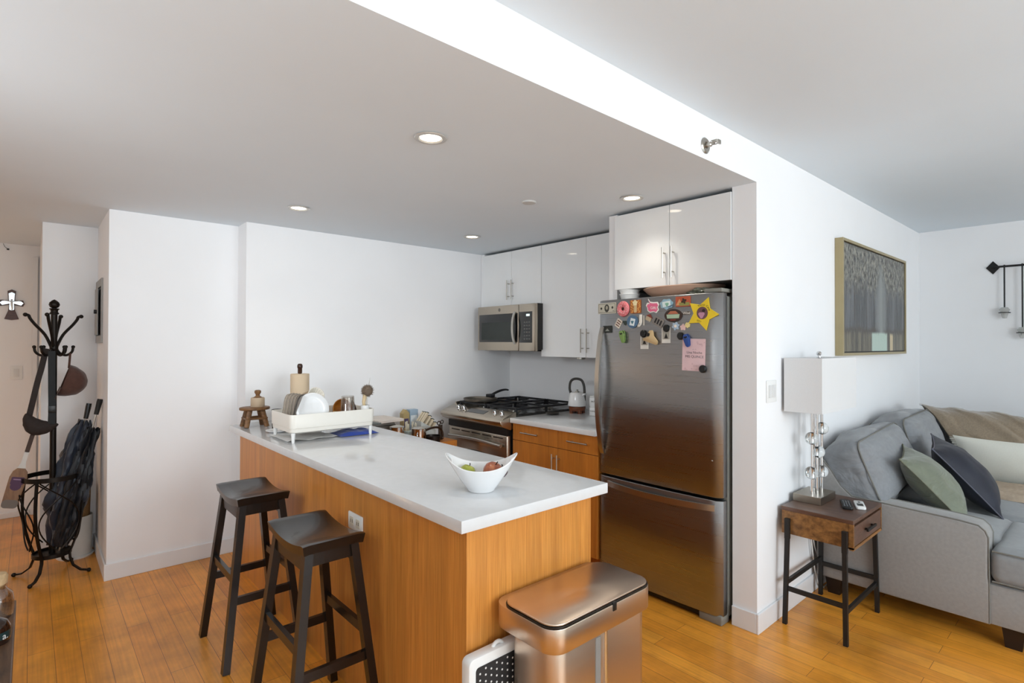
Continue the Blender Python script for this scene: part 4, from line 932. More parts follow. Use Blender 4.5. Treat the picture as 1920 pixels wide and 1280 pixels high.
# ================================================================== on top of the refrigerator
zf=1.705
t=thing('stacked_tubs','stack of two white plastic tubs on top of the refrigerator','tub',(2.775,2.03,zf))
for i,n_ in enumerate(('tub','tub')): MB().lathe([(0,0),(.045,0),(.060,.05),(.064,.052),(.064,.056),(.058,.056),(.044,.004),(0,.004)],(0,0,.0+i*.024),32).build(n_,M_white,t,smooth=40)
t=thing('serving_platter','wide blush pink oval platter lying on top of the refrigerator','platter',(2.87,1.72,zf))
MB().lathe([(0,0),(.12,0),(.19,.050),(.215,.076),(.213,.080),(.185,.056),(.118,.006),(0,.006)],(0,0,0),56,sx=.85,sy=1.15).build('platter_body',mat('blush_ceramic','#c9a48e',.35),t,smooth=50)
def crumple(name,label,cat,loc,sx,sy,sz,m,seed,fr_=7):
    o=thing(name,label,cat,loc); b=MB()
    def f(u,v):
        th=2*PI*u; ph=PI*v; d=V3((math.sin(ph)*math.cos(th),math.sin(ph)*math.sin(th),math.cos(ph)))
        k=1+.38*noise.fractal(d*fr_*.4+V3((seed,0,0)),1,2,4)
        q=V3((d.x*sx*k,d.y*sy*k,max(0,(d.z*k+.55)*sz*.62))); return q
    b.grid(f,56,28,cu=True).build('crumpled_body',m,o,smooth=25); return o
crumple('plastic_bag','crumpled grey-green plastic bag on top of the refrigerator behind the star','bag',(2.78,1.545,zf),.06,.10,.058,mat('bag_olive','#6d6f62',.25,var=.35,scale=(40,40,40)),3)
crumple('dark_bag','dark folded bag at the back on top of the refrigerator','bag',(3.12,1.52,zf),.14,.13,.075,mat('bag_dark','#3c3d3a',.5,var=.3,scale=(30,30,30)),8)
t=thing('white_paper_bag','white crumpled cloth peeking out above the refrigerator hinge','cloth',(2.90,1.42,zf))
MB().grid(lambda u,v:V3(((u-.5)*.10,(v-.5)*.08,.0+.06*math.sin(PI*u)**.7*math.sin(PI*v)**.6+.008*noise.noise(V3((u*6,v*6,4))))),20,20).grid(lambda u,v:V3(((u-.5)*.10,(v-.5)*.08,0)),20,20).build('cloth',mat('cloth_white','#d8d4ca',.8),t,smooth=60)
# ================================================================== wall switches, painting
def switch(name,label,loc,fr_,wd,n_):
    s=thing(name,label,'light switch',loc)
    MB().prism(rrect(wd,.115,.006),0,.006,M=fr_,bev=.0015).build('cover_plate',M_white,s)
    for i in range(n_): MB().prism(rrect(.033,.066,.003,cx=(i-(n_-1)/2)*.046),.005,.009,M=fr_,bev=.001).build('rocker',mat('rocker_white','#d9d9d8',.3),s)
    return s
FRY=frame((0,0,0),(1,0,0),(0,0,1))   # normal faces -Y
switch('light_switch','white double rocker light switch on the wall left of the lamp',(2.903,YW-.0002,1.207),FRY,.118,2)
pn=thing('painting','framed abstract forest painting with grey trunks hanging on the right wall','painting',(3.855,YW-.001,1.381))
PW,PH,PD=1.505,.755,.048
fm=MB(); a=.018
fm.box(0,a,-PD,0,0,PH,bev=.001).box(PW-a,PW,-PD,0,0,PH,bev=.001).box(a,PW-a,-PD,0,0,a,bev=.001).box(a,PW-a,-PD,0,PH-a,PH,bev=.001)
fm.build('picture_frame',mat('champagne_frame','#a89a76',.4,metal=.35,var=.05),pn,smooth=0)
def painting_mat():
    m=bpy.data.materials.new('forest_canvas'); m.use_nodes=True; nt=m.node_tree; n=nt.nodes; l=nt.links; b=n['Principled BSDF']; b.inputs['Roughness'].default_value=.35
    tc=n.new('ShaderNodeTexCoord'); sp_=n.new('ShaderNodeSeparateXYZ'); l.new(tc.outputs['Object'],sp_.inputs[0])
    X,Z=sp_.outputs['X'],sp_.outputs['Z']
    def nz(sc_,det=4,w=0):
        mp_=n.new('ShaderNodeMapping'); mp_.inputs['Scale'].default_value=sc_; mp_.inputs['Location'].default_value=(w,0,w*.7); l.new(tc.outputs['Object'],mp_.inputs['Vector'])
        q=n.new('ShaderNodeTexNoise'); q.inputs['Scale'].default_value=1; q.inputs['Detail'].default_value=det; q.inputs['Roughness'].default_value=.65; l.new(mp_.outputs[0],q.inputs['Vector']); return q.outputs['Fac']
    def mr(v,a,b_,c=0,d=1):
        q=n.new('ShaderNodeMapRange'); q.inputs['From Min'].default_value=a; q.inputs['From Max'].default_value=b_; q.inputs['To Min'].default_value=c; q.inputs['To Max'].default_value=d; l.new(v,q.inputs['Value']); return q.outputs[0]
    def op(o,x,y=None):
        q=n.new('ShaderNodeMath'); q.operation=o
        for i,v in enumerate((x,y)):
            if v is None: continue
            if isinstance(v,(int,float)): q.inputs[i].default_value=v
            else: l.new(v,q.inputs[i])
        return q.outputs[0]
    def mix(f,c1,c2):
        q=n.new('ShaderNodeMix'); q.data_type='RGBA'
        for i,v in ((0,f),(6,c1),(7,c2)):
            if isinstance(v,str): q.inputs[i].default_value=lin(v)+(1,)
            else: l.new(v,q.inputs[i])
        return q.outputs[2]
    streak=mr(nz((16,1,1.4),5),.38,.62)
    bg=mix(streak,'#35383a','#63666a')
    cen=op('ABSOLUTE',op('SUBTRACT',X,.84)); glow=mr(cen,.0,.17,1,0); 
    bg=mix(op('MULTIPLY',glow,.85),bg,'#8d928f')
    trunk=mr(nz((34,1,.6),2,5),.60,.66); bg=mix(op('MULTIPLY',trunk,mr(cen,.05,.12)),bg,'#3a352f')
    # foliage: blobby top, hanging
    hgt=op('ADD',Z,op('MULTIPLY',op('SUBTRACT',nz((9,1,1.2),3,2),.5),.42)); hgt=op('SUBTRACT',hgt,op('MULTIPLY',glow,.16))
    fol=mr(hgt,.40,.52); leaf=mr(nz((42,1,22),6,9),.42,.60); bgl=mix(leaf,'#232420','#98968a')
    bg=mix(op('MULTIPLY',fol,mr(nz((30,1,12),5,1),.35,.5,.35,1)),bg,bgl)
    # water
    wat=mr(Z,.165,.150); wcol=mix(mr(nz((12,1,1),4,3),.4,.6),'#3f3c33','#766f5c'); wg=mr(op('ABSOLUTE',op('SUBTRACT',X,.80)),.17,.20,1,0); wcol=mix(wg,wcol,'#b4c8bc')
    gg=mr(op('ABSOLUTE',op('SUBTRACT',X,1.10)),.03,.05,1,0); wcol=mix(gg,wcol,'#c6b48f')
    bg=mix(wat,bg,wcol)
    bank=op('MULTIPLY',mr(op('ABSOLUTE',op('SUBTRACT',op('ADD',Z,op('MULTIPLY',op('SUBTRACT',nz((20,1,2),4,7),.5),.08)),.172)),.0,.03,1,0),mr(cen,.02,.16)); bg=mix(bank,bg,'#3f362c')
    l.new(bg,b.inputs['Base Color'])
    bp=n.new('ShaderNodeBump'); bp.inputs['Strength'].default_value=.3; bp.inputs['Distance'].default_value=.002; l.new(leaf,bp.inputs['Height']); l.new(bp.outputs[0],b.inputs['Normal'])
    return m
MB().box(a,PW-a,-.034,-.004,a,PH-a).build('backing_gap',K,pn,smooth=0)
MB().box(a+.008,PW-a-.008,-.041,-.034,a+.008,PH-a-.008,bev=.001).build('canvas',painting_mat(),pn,smooth=0)
# ================================================================== side table
sx0,sx1,sy0,sy1=2.972,3.43,.868,1.205
sd=thing('side_table','small walnut side table with one drawer and black metal legs beside the sofa','side table',(sx0,sy0,0))
M_wal=wood('walnut','#5f3f22','#a0713f',(5,30,40),.4); M_walt=wood('walnut_top','#4a3226','#6e5041',(20,5,40),.3)
W,D=sx1-sx0,sy1-sy0
MB().box(0,W,0,D,.582,.602,bev=.002).build('top',M_walt,sd,smooth=0)
MB().box(.002,W-.002,.02,D-.002,.462,.582,bev=.0015).build('case',M_wal,sd,smooth=0)
dr=MB().box(.014,W-.014,.001,.021,.474,.570,bev=.001).build('drawer',M_walt,sd,smooth=0)
MB().box(.0,W,.0,.02,.456,.470).box(0,.012,0,.02,.462,.582).box(W-.012,W,0,.02,.462,.582).build('drawer_surround',M_wal,sd,smooth=0)
MB().box(W/2-.07,W/2+.07,-.020,-.010,.518,.532,bev=.002).box(W/2-.05,W/2-.042,-.012,.003,.520,.530).box(W/2+.042,W/2+.05,-.012,.003,.520,.530).build('handle',M_black,dr,smooth=0)
M_blk=mat('black_metal','#1b1a19',.5,var=.05)
for x,ox in ((-.010,-.012),(W+.010,.012)):
    for y,oy in ((.035,-.008),(D-.035,.008)):
        m=MB().box(x-.010,x+.010,y-.012,y+.012,.440,.545,bev=.001); m.bar([(x+ox*.0,y,.455),(x+ox,y+oy,0)],.020,.020,up=(0,1,0)); m.build('leg',M_blk,sd,smooth=0)
xa,xb=-.016,W+.016; ya,yb=.032,D-.032
for z_ in (.17,):
    MB().bar([(xa,ya,.185),(xa,yb,.185)],.014,.022).build('stretcher',M_blk,sd,smooth=0); MB().bar([(xb,ya,.185),(xb,yb,.185)],.014,.022).build('stretcher',M_blk,sd,smooth=0)
    MB().bar([(xa,yb,.215),(xb,yb,.215)],.014,.022).build('stretcher',M_blk,sd,smooth=0); MB().bar([(xa,ya,.155),(xb,ya,.155)],.014,.022).build('stretcher',M_blk,sd,smooth=0)
# lamp
lx,ly,lz=3.225,1.125,.602
lp=thing('table_lamp','table lamp with square white shade and stacked glass balls on the side table','table lamp',(lx,ly,lz))
MB().box(-.105,.115,-.062,.078,0,.040,bev=.002).build('base',steel('lamp_base_steel','#a39a8d',.3,brush=(200,3,3),bump=.02),lp,smooth=0)
for x,y in ((-.052,.0),(.0,-.008),(.022,.018),(.080,-.004)): MB().cyl((x,y,.04),(x,y,.56),.0075,n=12).build('rod',M_chrome,lp)
M_ball=mat('crystal_glass','#f4f6f5',.0,var=.003,trans=1,ior=1.5)
for x,y,z in ((.078,-.006,.384),(-.055,.0,.342),(.010,-.010,.263),(-.060,.0,.156),(.072,-.006,.146)):
    MB().sph((x,y,z),.034,20).build('glass_ball',M_ball,lp)
shd=MB(); X0,X1,Y0,Y1=-.195,.335,-.100,.088; z0_,z1_=.492,.778; e=.003
for q in ((X0,X0+e,Y0,Y1),(X1-e,X1,Y0,Y1),(X0+e,X1-e,Y0,Y0+e),(X0+e,X1-e,Y1-e,Y1)): shd.box(*q,z0_,z1_)
shd.build('lamp_shade',mat('white_linen','#dedede',.8,var=.02,scale=(300,300,300),trans=.0),lp,smooth=0)
MB().box(X0+e,X1-e,-.006,.006,.735,.741).build('shade_bracket',M_nickel,lp,smooth=0)
MB().cyl((.055,0,.56),(.055,0,.775),.006,n=10).lathe([(.012,.775),(.012,.781),(.006,.783),(.006,.788),(.012,.794),(.013,.804),(.008,.812),(0,.814)],(.055,0,0),20).build('finial',M_chrome,lp)
MB().tube(crom([(-.05,-.022,.50),(-.03,-.020,.42),(-.01,-.018,.30),(.03,-.018,.15),(.09,-.020,.03),(.14,-.03,.006),(.20,-.03,.005)],8),.0035,8,M=T(3.42-lx,YW-ly,-lz)).tube(crom([(-.02,-.022,.48),(.02,-.018,.30),(.10,-.018,.16),(.10,-.02,.05),(.12,-.04,.006)],8),.003,8,M=T(3.42-lx,YW-ly,-lz)).build('power_cord',M_white,lp)
# remotes
def remote(label,loc,rz,m,l,w,dark):
    r=thing('remote_control',label,'remote control',loc,rz)
    MB().prism(rrect(l,w,.012),0,.014,bev=.003).build('body',m,r,smooth=40)
    b=MB()
    if dark:
        for i in range(5):
            for j in range(3): b.prism(ngon(8,.0035,-.055+i*.026,-.012+j*.012),.014,.0155)
        b.build('buttons',mat('button_grey','#8b8d90',.5),r)
    else:
        b.prism(rrect(.045,.028,.004,cx=-.02),.014,.0150); b.build('display',mat('lcd_dark','#3a3c38',.2),r)
        MB().prism(ngon(10,.006,.030,0),.014,.016).build('button',M_black,r)
    return r
remote('black remote control lying on the side table',(3.225,.975,.6025),math.radians(22),M_black,.165,.048,True)
remote('white remote control with small display beside the black one on the side table',(3.265,.925,.6025),math.radians(22),M_white,.135,.045,False)
# ================================================================== sofa
M_sofa=mat('grey_upholstery','#918e8b',.9,var=.06,scale=(60,60,60),bump=.25,bscale=(420,420,420),sheen=.25)
M_cush=mat('grey_cushion_fabric','#85878a',.85,var=.06,scale=(40,40,40),bump=.25,bscale=(420,420,420),sheen=.3)
def wrinkle(m,sc_,dist,st):
    nt=m.node_tree; n=nt.nodes; l=nt.links; tc=[q for q in n if q.type=='TEX_COORD'][0]; b1=[q for q in n if q.type=='BUMP'][0]
    mp_=n.new('ShaderNodeMapping'); mp_.inputs['Scale'].default_value=sc_; mp_.inputs['Rotation'].default_value=(.5,.3,.4); l.new(tc.outputs['Object'],mp_.inputs['Vector'])
    z=n.new('ShaderNodeTexNoise'); z.inputs['Scale'].default_value=1; z.inputs['Detail'].default_value=3; z.inputs['Distortion'].default_value=.8; l.new(mp_.outputs[0],z.inputs['Vector'])
    b2=n.new('ShaderNodeBump'); b2.inputs['Strength'].default_value=st; b2.inputs['Distance'].default_value=dist; l.new(z.outputs['Fac'],b2.inputs['Height']); l.new(b2.outputs[0],b1.inputs['Normal'])
wrinkle(M_cush,(2.2,7,9),.05,.45)
M_seat=mat('grey_seat_fabric','#8d8f90',.85,var=.06,scale=(40,40,40),bump=.25,bscale=(420,420,420),sheen=.3)
M_pipe=mat('grey_piping','#77756f',.8); M_foot=mat('dark_sofa_foot','#221815',.4)
sf=thing('sofa','grey upholstered corner sofa with piped loose back cushions against the right wall','sofa',(3.46,.20,0))
b=MB(); b.box(.012,2.16,.02,1.0,.105,.30,bev=.012).box(1.30,2.16,-1.1,.03,.105,.30,bev=.012); b.build('base_frame',M_sofa,sf)
ap=[(.235,.105),(.235,.30),(.24,.335),(.238,.52),(.25,.55),(.275,.572),(.35,.580),(.82,.60),(.875,.65),(.93,.735),(.965,.775),(1.005,.79),(1.005,.105)]
MB().prism(ap,0,.15,M=frame((0,0,0),(0,1,0),(0,0,1)),bev=.012).build('arm',M_sofa,sf,smooth=50)
for xx in (.006,.144): MB().tube([V3((xx,y,z)) for y,z in ap[3:12]],.004,6).tube([V3((xx,.235,.11)),V3((xx,.236,.3)),V3((xx,.238,.52))],.004,6).build('arm_piping',M_pipe,sf)
MB().box(.15,2.16,.84,1.005,.30,.80,bev=.03).box(1.90,2.16,-1.1,.84,.30,.82,bev=.03).build('back_frame',M_sofa,sf)
def cushion(name,x0,x1,y0,y1,z0,z1,seed,r=.05,bul=(.0,.0,.02),nz_=.010,M=None,pipes=True):
    m=MB(); softbox(m,x0,x1,y0,y1,z0,z1,r=r,bulge=bul,nz=nz_,ns=5,n=16,M=M,seed=seed)
    o=m.build(name,M_seat,sf,smooth=70); return o
def pipe_loop(o,pts,M=None):
    MB().tube(pts,.004,6,closed=True,M=M).build('piping',M_pipe,o)
c=cushion('seat_cushion',.0,.66,.02,.235,.305,.475,2,r=.045,nz_=.004,bul=(0,0,.012)); 
c=cushion('seat_cushion',.155,.66,.20,.86,.305,.480,3,r=.04,nz_=.004,bul=(0,0,.015))
c=cushion('seat_cushion',.665,1.30,-.02,.86,.305,.480,4,r=.04,nz_=.004,bul=(0,0,.015))
c=cushion('seat_cushion',1.31,1.90,-1.05,.86,.305,.480,5,r=.04,nz_=.004,bul=(0,0,.015))
pipe=MB()
for zz in (.318,.462): pipe.tube([(.002,.225,zz),(-.003,.06,zz),(.02,.022,zz),(.3,.016,zz),(.64,.018,zz)],.004,6)
pipe.build('seat_piping',M_pipe,sf)
# back cushions: leaning, wrinkled, piped
def backcush(x0,x1,seed,yc=.80,zc=.70,h=.40,t=.26,lean=14,droop=0):
    w=x1-x0; M=T((x0+x1)/2,yc,zc)@R('X',-lean)@R('Y',droop)
    m=MB(); softbox(m,-w/2,w/2,-t/2,t/2,-h/2,h/2,r=.075,bulge=(.015,.05,.035),nz=.020,ns=4.5,n=20,M=M,seed=seed,stretch=(1,1.2,1.8))
    o=m.build('back_cushion',M_cush,sf,smooth=80)
    for sy in (-1,1):
        L=[]
        for x,z in rrect(w-.02,h-.02,.075,6): 
            d=V3((x,sy*t*.40,z)); L.append(d+V3((x,0,z)).normalized()*(.020*noise.fractal(V3((x*4.5+seed,sy*t*.4*5.4,z*8.1)),1.0,2.0,3)*.7+.006))
        MB().tube(L,.0045,6,closed=True,M=M).build('piping',M_pipe,o)
    return o
backcush(.015,.90,1.3,yc=.845,zc=.715,h=.37,t=.26,lean=20,droop=-3)
backcush(.88,1.66,4.1,yc=.83,zc=.735,h=.42,t=.26,lean=16,droop=-1)
M=T(1.78,.42,.70)@R('Z',90)
for i,(yy,sd_) in enumerate(((.50,7.7),(-.22,9.2),(-.90,3.2))):
    m=MB(); M=T(1.82,yy,.70)@R('Z',90)@R('X',14)
    softbox(m,-.36,.36,-.11,.11,-.21,.21,r=.07,bulge=(.01,.04,.03),nz=.016,ns=4.5,n=18,M=M,seed=sd_); m.build('back_cushion',M_cush,sf,smooth=80)
for x,y in ((.09,.155),(.09,.93),(2.05,.93),(1.4,-1.0),(2.05,-1.0)):
    bm=bmesh.new(); bmesh.ops.create_cube(bm,size=1)
    for v in bm.verts:
        k=1 if v.co.z>0 else .72; v.co=V3((x+v.co.x*.09*k,y+v.co.y*.085*k,.0525+v.co.z*.105))
    MB().absorb(bm).build('foot',M_foot,sf,smooth=0)
# throw pillows
def throw(name,label,loc,M,w,h,t,m,mp_,seed,nzz=.008):
    o=thing(name,label,'throw pillow',loc); b=MB(); L=pillow(b,w,h,t,M=M,seed=seed,nz=nzz,ns=8)
    b.build('pillow_cover',m,o,smooth=80)
    if mp_: MB().tube(L,.0035,6,closed=True).build('seam',mp_,o)
    return o
M_vg=mat('sage_velvet','#6f7462',.6,var=.15,scale=(9,9,9),sheen=.3,bump=.2,bscale=(200,200,200)); wrinkle(M_vg,(5,8,12),.04,.5); M_vn=mat('navy_velvet','#191c2a',.6,var=.2,scale=(9,9,9),sheen=.08,bump=.2,bscale=(200,200,200))
throw('throw_pillow','sage green velvet pillow leaning in the sofa corner behind the arm',(3.87,.73,.485),T(0,0,.178)@R('Z',8)@R('X',-42)@R('Y',-4),.43,.44,.19,M_vg,mat('sage_seam','#6a6a58',.7),1)
throw('throw_pillow','dark navy velvet pillow leaning in front of the sage green pillow',(4.24,.645,.485),T(0,0,.190)@R('Z',8)@R('X',-41)@R('Y',-5),.46,.48,.20,M_vn,mat('navy_seam','#5a5a66',.6),5)
wp_=throw('lumbar_pillow','long cream linen pillow with fringed ends leaning on the far sofa back',(5.03,.435,.485),T(0,0,.155)@R('Z',95)@R('X',-12),.78,.34,.16,mat('cream_linen','#dcdacf',.9,var=.03,scale=(200,200,200),bump=.3,bscale=(300,300,300)),None,8,.004)
fg=MB(); random.seed(2); MFr=T(0,0,.155)@R('Z',95)@R('X',-12)
for i in range(46):
    z=-.155+.31*i/45
    for sx in (-1,1):
        k=1-.09*(1-abs(z/.17)**2.5); a=MFr@V3((sx*.39*k*.99,0,z)); b_=MFr@V3((sx*(.39*k+.022+random.uniform(0,.006)),random.uniform(-.006,.006),z+random.uniform(-.006,.004))); fg.tube([a,b_],[.0018,.0012],4,cap=False)
fg.build('fringe',mat('cream_fringe','#e6e3d8',.9),wp_)
# blankets
M_bk=mat('taupe_knit','#93836f',.95,var=.10,scale=(90,90,90),bump=.8,bscale=(140,140,140),sheen=.4)
bk=thing('throw_blanket','taupe textured throw blanket draped over the far sofa back','blanket',(5.20,.60,.47))
prof=crom([(-.175,0,.275),(-.150,0,.36),(-.085,0,.462),(.03,0,.498),(.16,0,.480),(.24,0,.40)],8)
def bkf(off):
    def f(u,v):
        i=v*(len(prof)-1); k=int(min(i,len(prof)-2)); p=prof[k].lerp(prof[k+1],i-k)
        y0=(.20+.27*min(1,v*1.6)); y=y0-(.74-.22*min(1,v*1.6))*u
        wob=.016*math.sin(u*15+v*2.5)*(1-.4*v)+.016*noise.fractal(V3((u*6,v*4,1)),1,2,3)
        return V3((p.x-.004-abs(wob)*.6-off*.5,y+.012*noise.noise(V3((v*5,u*3,0))),p.z+wob*.6+off-.02*u))
    return f
g=MB(); g.grid(bkf(.012),60,34).grid(bkf(.002),60,34); g.build('blanket_cloth',M_bk,bk,smooth=80)
b2=thing('folded_blanket','folded beige blanket lying on the sofa seat in front of the cream pillow','blanket',(4.72,.42,.49))
g=MB()
def bf(u,v,top):
    x=-.20+.42*v+.03*noise.noise(V3((u*4,0,1))); y=.30-.75*u; e=min(1,min(u,1-u,v,1-v)*9)
    h=(.040+.012*noise.fractal(V3((u*9,v*6,3)),1,2,3)+.006*math.sin(v*22))*e**.5
    return V3((x,y,.004+(h if top else 0)))
g.grid(lambda u,v:bf(u,v,1),50,30).grid(lambda u,v:bf(u,v,0),50,30); g.build('blanket_cloth',mat('beige_knit','#b7a48f',.95,var=.08,scale=(60,60,60),bump=.6,bscale=(200,200,200)),b2,smooth=80)
# ================================================================== candle sconce on the far wall
cs=thing('candle_sconce','black iron bar sconce with hanging glass candle cups on the far wall','wall sconce',(XF,.722,2.098))
M_ir=mat('black_iron','#151515',.5)
FX=frame((0,0,0),(0,-1,0),(0,0,1))
MB().prism([(-.045,0),(0,.055),(.045,0),(0,-.055)],.001,.006,M=FX).build('wall_plate',M_ir,cs,smooth=0)
MB().cyl((-.004,-.0,0),(-.055,-.0,0),.007,n=10).cyl((-.05,0,0),(-.05,-.62,.0),.0085,n=10).build('bar',M_ir,cs)
MB().prism([(.575,0),(.62,.055),(.665,0),(.62,-.055)],.001,.006,M=FX).cyl((-.004,-.62,0),(-.055,-.62,0),.007,n=10).build('wall_plate',M_ir,cs,smooth=0)
M_cup=mat('frosted_cup_glass','#dfe0dc',.15,trans=.6,ior=1.45)
for y,dz in ((-.075,.335),(-.183,.50),(-.30,.42),(-.43,.55)):
    r=MB().cyl((-.05,y,.012),(-.05,y,-dz),.0055,n=8).build('drop_rod',M_ir,cs)
    MB().tube([V3((-.05+.036*math.cos(a_),y+.036*math.sin(a_),-dz-.045)) for a_ in [2*PI*k_/20 for k_ in range(20)]],.0035,6,closed=True).build('cup_ring',M_ir,r)
    MB().lathe([(0,-.02),(.022,-.022),(.028,-.034),(.034,-.038),(.034,-.045),(.030,-.050),(.026,-.06),(.015,-.11),(.0,-.112)],(-.05,y,-dz+.02),20).build('candle_cup',M_cup,r,smooth=50)
# grey pouf at the lower right
pf=thing('pouf','round grey upholstered pouf just entering the lower right corner','pouf',(2.17,-.16,0))
MB().lathe([(0,0),(.36,0),(.40,.04),(.415,.2),(.40,.37),(.37,.41),(.2,.425),(0,.428)],(0,0,0),56).build('pouf_body',M_cush,pf,smooth=60)
MB().tube([V3((.402*math.cos(a_),.402*math.sin(a_),.375)) for a_ in [2*PI*k_/56 for k_ in range(56)]],.005,6,closed=True).build('piping',M_pipe,pf)
rg_=thing('added_bounce_rug','large pale grey rug added behind the camera to cool the floor bounce','rug',(1.2,-2.9,0))  # unseen rug, added to temper the orange light bouncing off the floor
MB().box(-2.4,3.2,-2.0,2.2,0.0005,.012,bev=.004).build('rug_pile',mat('bounce_grey','#d9d8d4',.95,var=.04,scale=(20,20,20),bump=.4,bscale=(200,200,200)),rg_,smooth=0)
# ================================================================== hallway: coat stand
hx_,hy_=.110,4.470
ck=thing('coat_stand','tall black metal coat stand with a caged umbrella basket in the hallway','coat stand',(hx_,hy_,0))
M_hs=mat('dark_bronze_iron','#221d19',.38,metal=.7,var=.2)
MB().cyl((0,0,.13),(0,0,1.63),.0165,n=16).lathe([(.017,1.40),(.022,1.41),(.022,1.43),(.017,1.44)],(0,0,0),16,cap=False).build('pole',M_hs,ck)
MB().lathe([(.016,1.628),(.024,1.632),(.024,1.638),(.018,1.645),(.020,1.658),(.026,1.662),(.025,1.667),(.016,1.668)],(0,0,0),20,cap=False).lathe([(.010,1.668),(.022,1.675),(.028,1.690),(.024,1.705),(.012,1.717),(.0,1.724)],(0,0,0),20).build('finial',M_hs,ck,smooth=50)
for k,a in enumerate((15,75,135,195,255,315)):
    c,s_=math.cos(math.radians(a)),math.sin(math.radians(a)); u=V3((c,s_,0)); f=1
    if k%3!=2:
        P=[u*.014+V3((0,0,1.425)),u*.045+V3((0,0,1.50)),u*.095+V3((0,0,1.565)),u*.118+V3((0,0,1.60)),u*.125+V3((0,0,1.618)),u*.140+V3((0,0,1.622))]
        MB().tube(crom(P,5),.0085,8).sph(tuple(P[-1]),.0125,6).build('upper_hook',M_hs,ck)
for a in (-10,50,120,170,230,300):
    c,s_=math.cos(math.radians(a)),math.sin(math.radians(a)); u=V3((c,s_,0))
    P=[u*.014+V3((0,0,1.41)),u*.030+V3((0,0,1.385)),u*.060+V3((0,0,1.372)),u*.088+V3((0,0,1.392)),u*.095+V3((0,0,1.425))]
    MB().tube(crom(P,5),.0075,8).sph(tuple(P[-1]),.0105,6).build('lower_hook',M_hs,ck)
RT,RB=.150,.098
def hoop(r,z,h,t): 
    return MB().lathe([(r-t,z-h),(r,z-h),(r,z+h),(r-t,z+h),(r-t,z-h)],(0,0,0),48,cap=False)
hoop(RT,.615,.014,.006).build('top_ring',M_hs,ck,smooth=30); hoop(RB,.135,.012,.006).build('bottom_ring',M_hs,ck,smooth=30)
MB().lathe([(0,.128),(RB-.006,.128),(RB-.006,.134),(0,.134)],(0,0,0),36).build('drip_tray',M_hs,ck,smooth=30)
def rad(z): 
    t=(z-.135)/(.615-.135); return RB+(RT-RB)*t**.8+.040*math.sin(PI*min(1,t*1.02))*.8
for a in (60,150,240,330):
    c,s_=math.cos(math.radians(a)),math.sin(math.radians(a)); u=V3((c,s_,0))
    P=[u*rad(.135+.48*i/14)+V3((0,0,.135+.48*i/14)) for i in range(14,-1,-1)]+[u*.100+V3((0,0,.10)),u*.118+V3((0,0,.05)),u*.160+V3((0,0,.018)),u*.205+V3((0,0,.012))]
    MB().bar(P,.016,.008,up=u).sph((u.x*.205,u.y*.205,.0125),.0125,6).build('leg',M_hs,ck,smooth=40)
for a in (15,105,195,285):
    g=MB()
    for sg in (-1,1):
        L=[]
        for i in range(19):
            t=i/18; z=.60-.42*t; an=math.radians(a)+sg*math.radians(42)*math.cos(PI*t*1.0)*1.0 if False else math.radians(a+sg*(-40+80*math.sin(PI*t/1.25)))
            r=rad(z)-.002; L.append(V3((r*math.cos(an),r*math.sin(an),z)))
        g.tube(L,.0042,6)
    g.build('scrollwork',M_hs,ck)
# umbrellas
M_um=mat('navy_nylon','#1d2330',.45,var=.35,scale=(30,30,12),sheen=.2)
def umbrella(label,p0,p1,m,L0,spread,handle,seed):
    o=thing('umbrella',label,'umbrella',(hx_,hy_,0),0,'umbrellas standing in the coat stand'); p0=V3(p0);p1=V3(p1); d=(p1-p0).normalized()
    MB().cyl(p0,p1,.005,n=8).build('shaft',M_nickel,o)
    x=d.orthogonal().normalized(); y=d.cross(x); g=MB()
    def f(u,v):
        a=2*PI*u; fold=abs(math.sin(4*a+seed)); pr=math.sin(PI*min(1,v*.92+.06))**.6
        r=(.014+spread*pr*(.6+.4*fold)+.026*noise.fractal(V3((math.cos(a)*2.2+seed,math.sin(a)*2.2+v*6,seed+v*3)),1,2,4))*(1 if v<.93 else 1)
        zz=L0*v+(.045*fold if v>.8 else 0)*(v-.8)*5
        return p0+d*(.03+zz)+(x*math.cos(a)+y*math.sin(a))*r
    g.grid(f,64,30,cu=True); g.build('canopy',m,o,smooth=40)
    MB().tube([p1-d*.10,p1-d*.02,p1],[.013,.016,.015],12).build('handle',handle,o); return o
umbrella('larger navy blue folded umbrella with loose fabric standing in the basket',(.02,.0,.15),(.180,.03,1.055),M_um,.74,.088,M_black,1.0)
umbrella('second dark umbrella whose thick straight black handle reaches highest',(.035,-.04,.15),(.232,-.045,1.085),mat('black_nylon','#15171c',.5,var=.3,scale=(30,30,12)),.70,.050,mat('rubber_black','#1c1a19',.6),2.3)
# belt bag
bb=thing('belt_bag','dark brown belt bag hanging from the coat stand by its strap','bag',(hx_,hy_-.03,0))
M_bb=mat('dark_brown_fabric','#2a211e',.8,var=.2,scale=(40,40,40))
b=MB()
def bag(u,v):
    a=2*PI*u; ph=PI*v; x=.088*math.sin(ph)*math.cos(a); z=.050*math.sin(ph)*math.sin(a)*(1.2 if math.sin(a)<0 else .75); y=.032*math.cos(ph)
    zb=.030*(x/.088)**2*1.3; q=V3((x,y,z+zb)); q+=q.normalized()*.004*noise.noise(q*40)
    return R('Y',28)@q+V3((-.075,-.035,.945))
b.grid(bag,48,24,cu=True).build('pouch',M_bb,bb,smooth=70)
MB().bar(crom([(-.115,-.03,.995),(-.10,-.035,1.08),(-.075,-.03,1.22),(-.058,-.02,1.30),(-.038,.0,1.415)],5),.006,.030,up=(1,0,0)).build('strap',M_bb,bb,smooth=0)
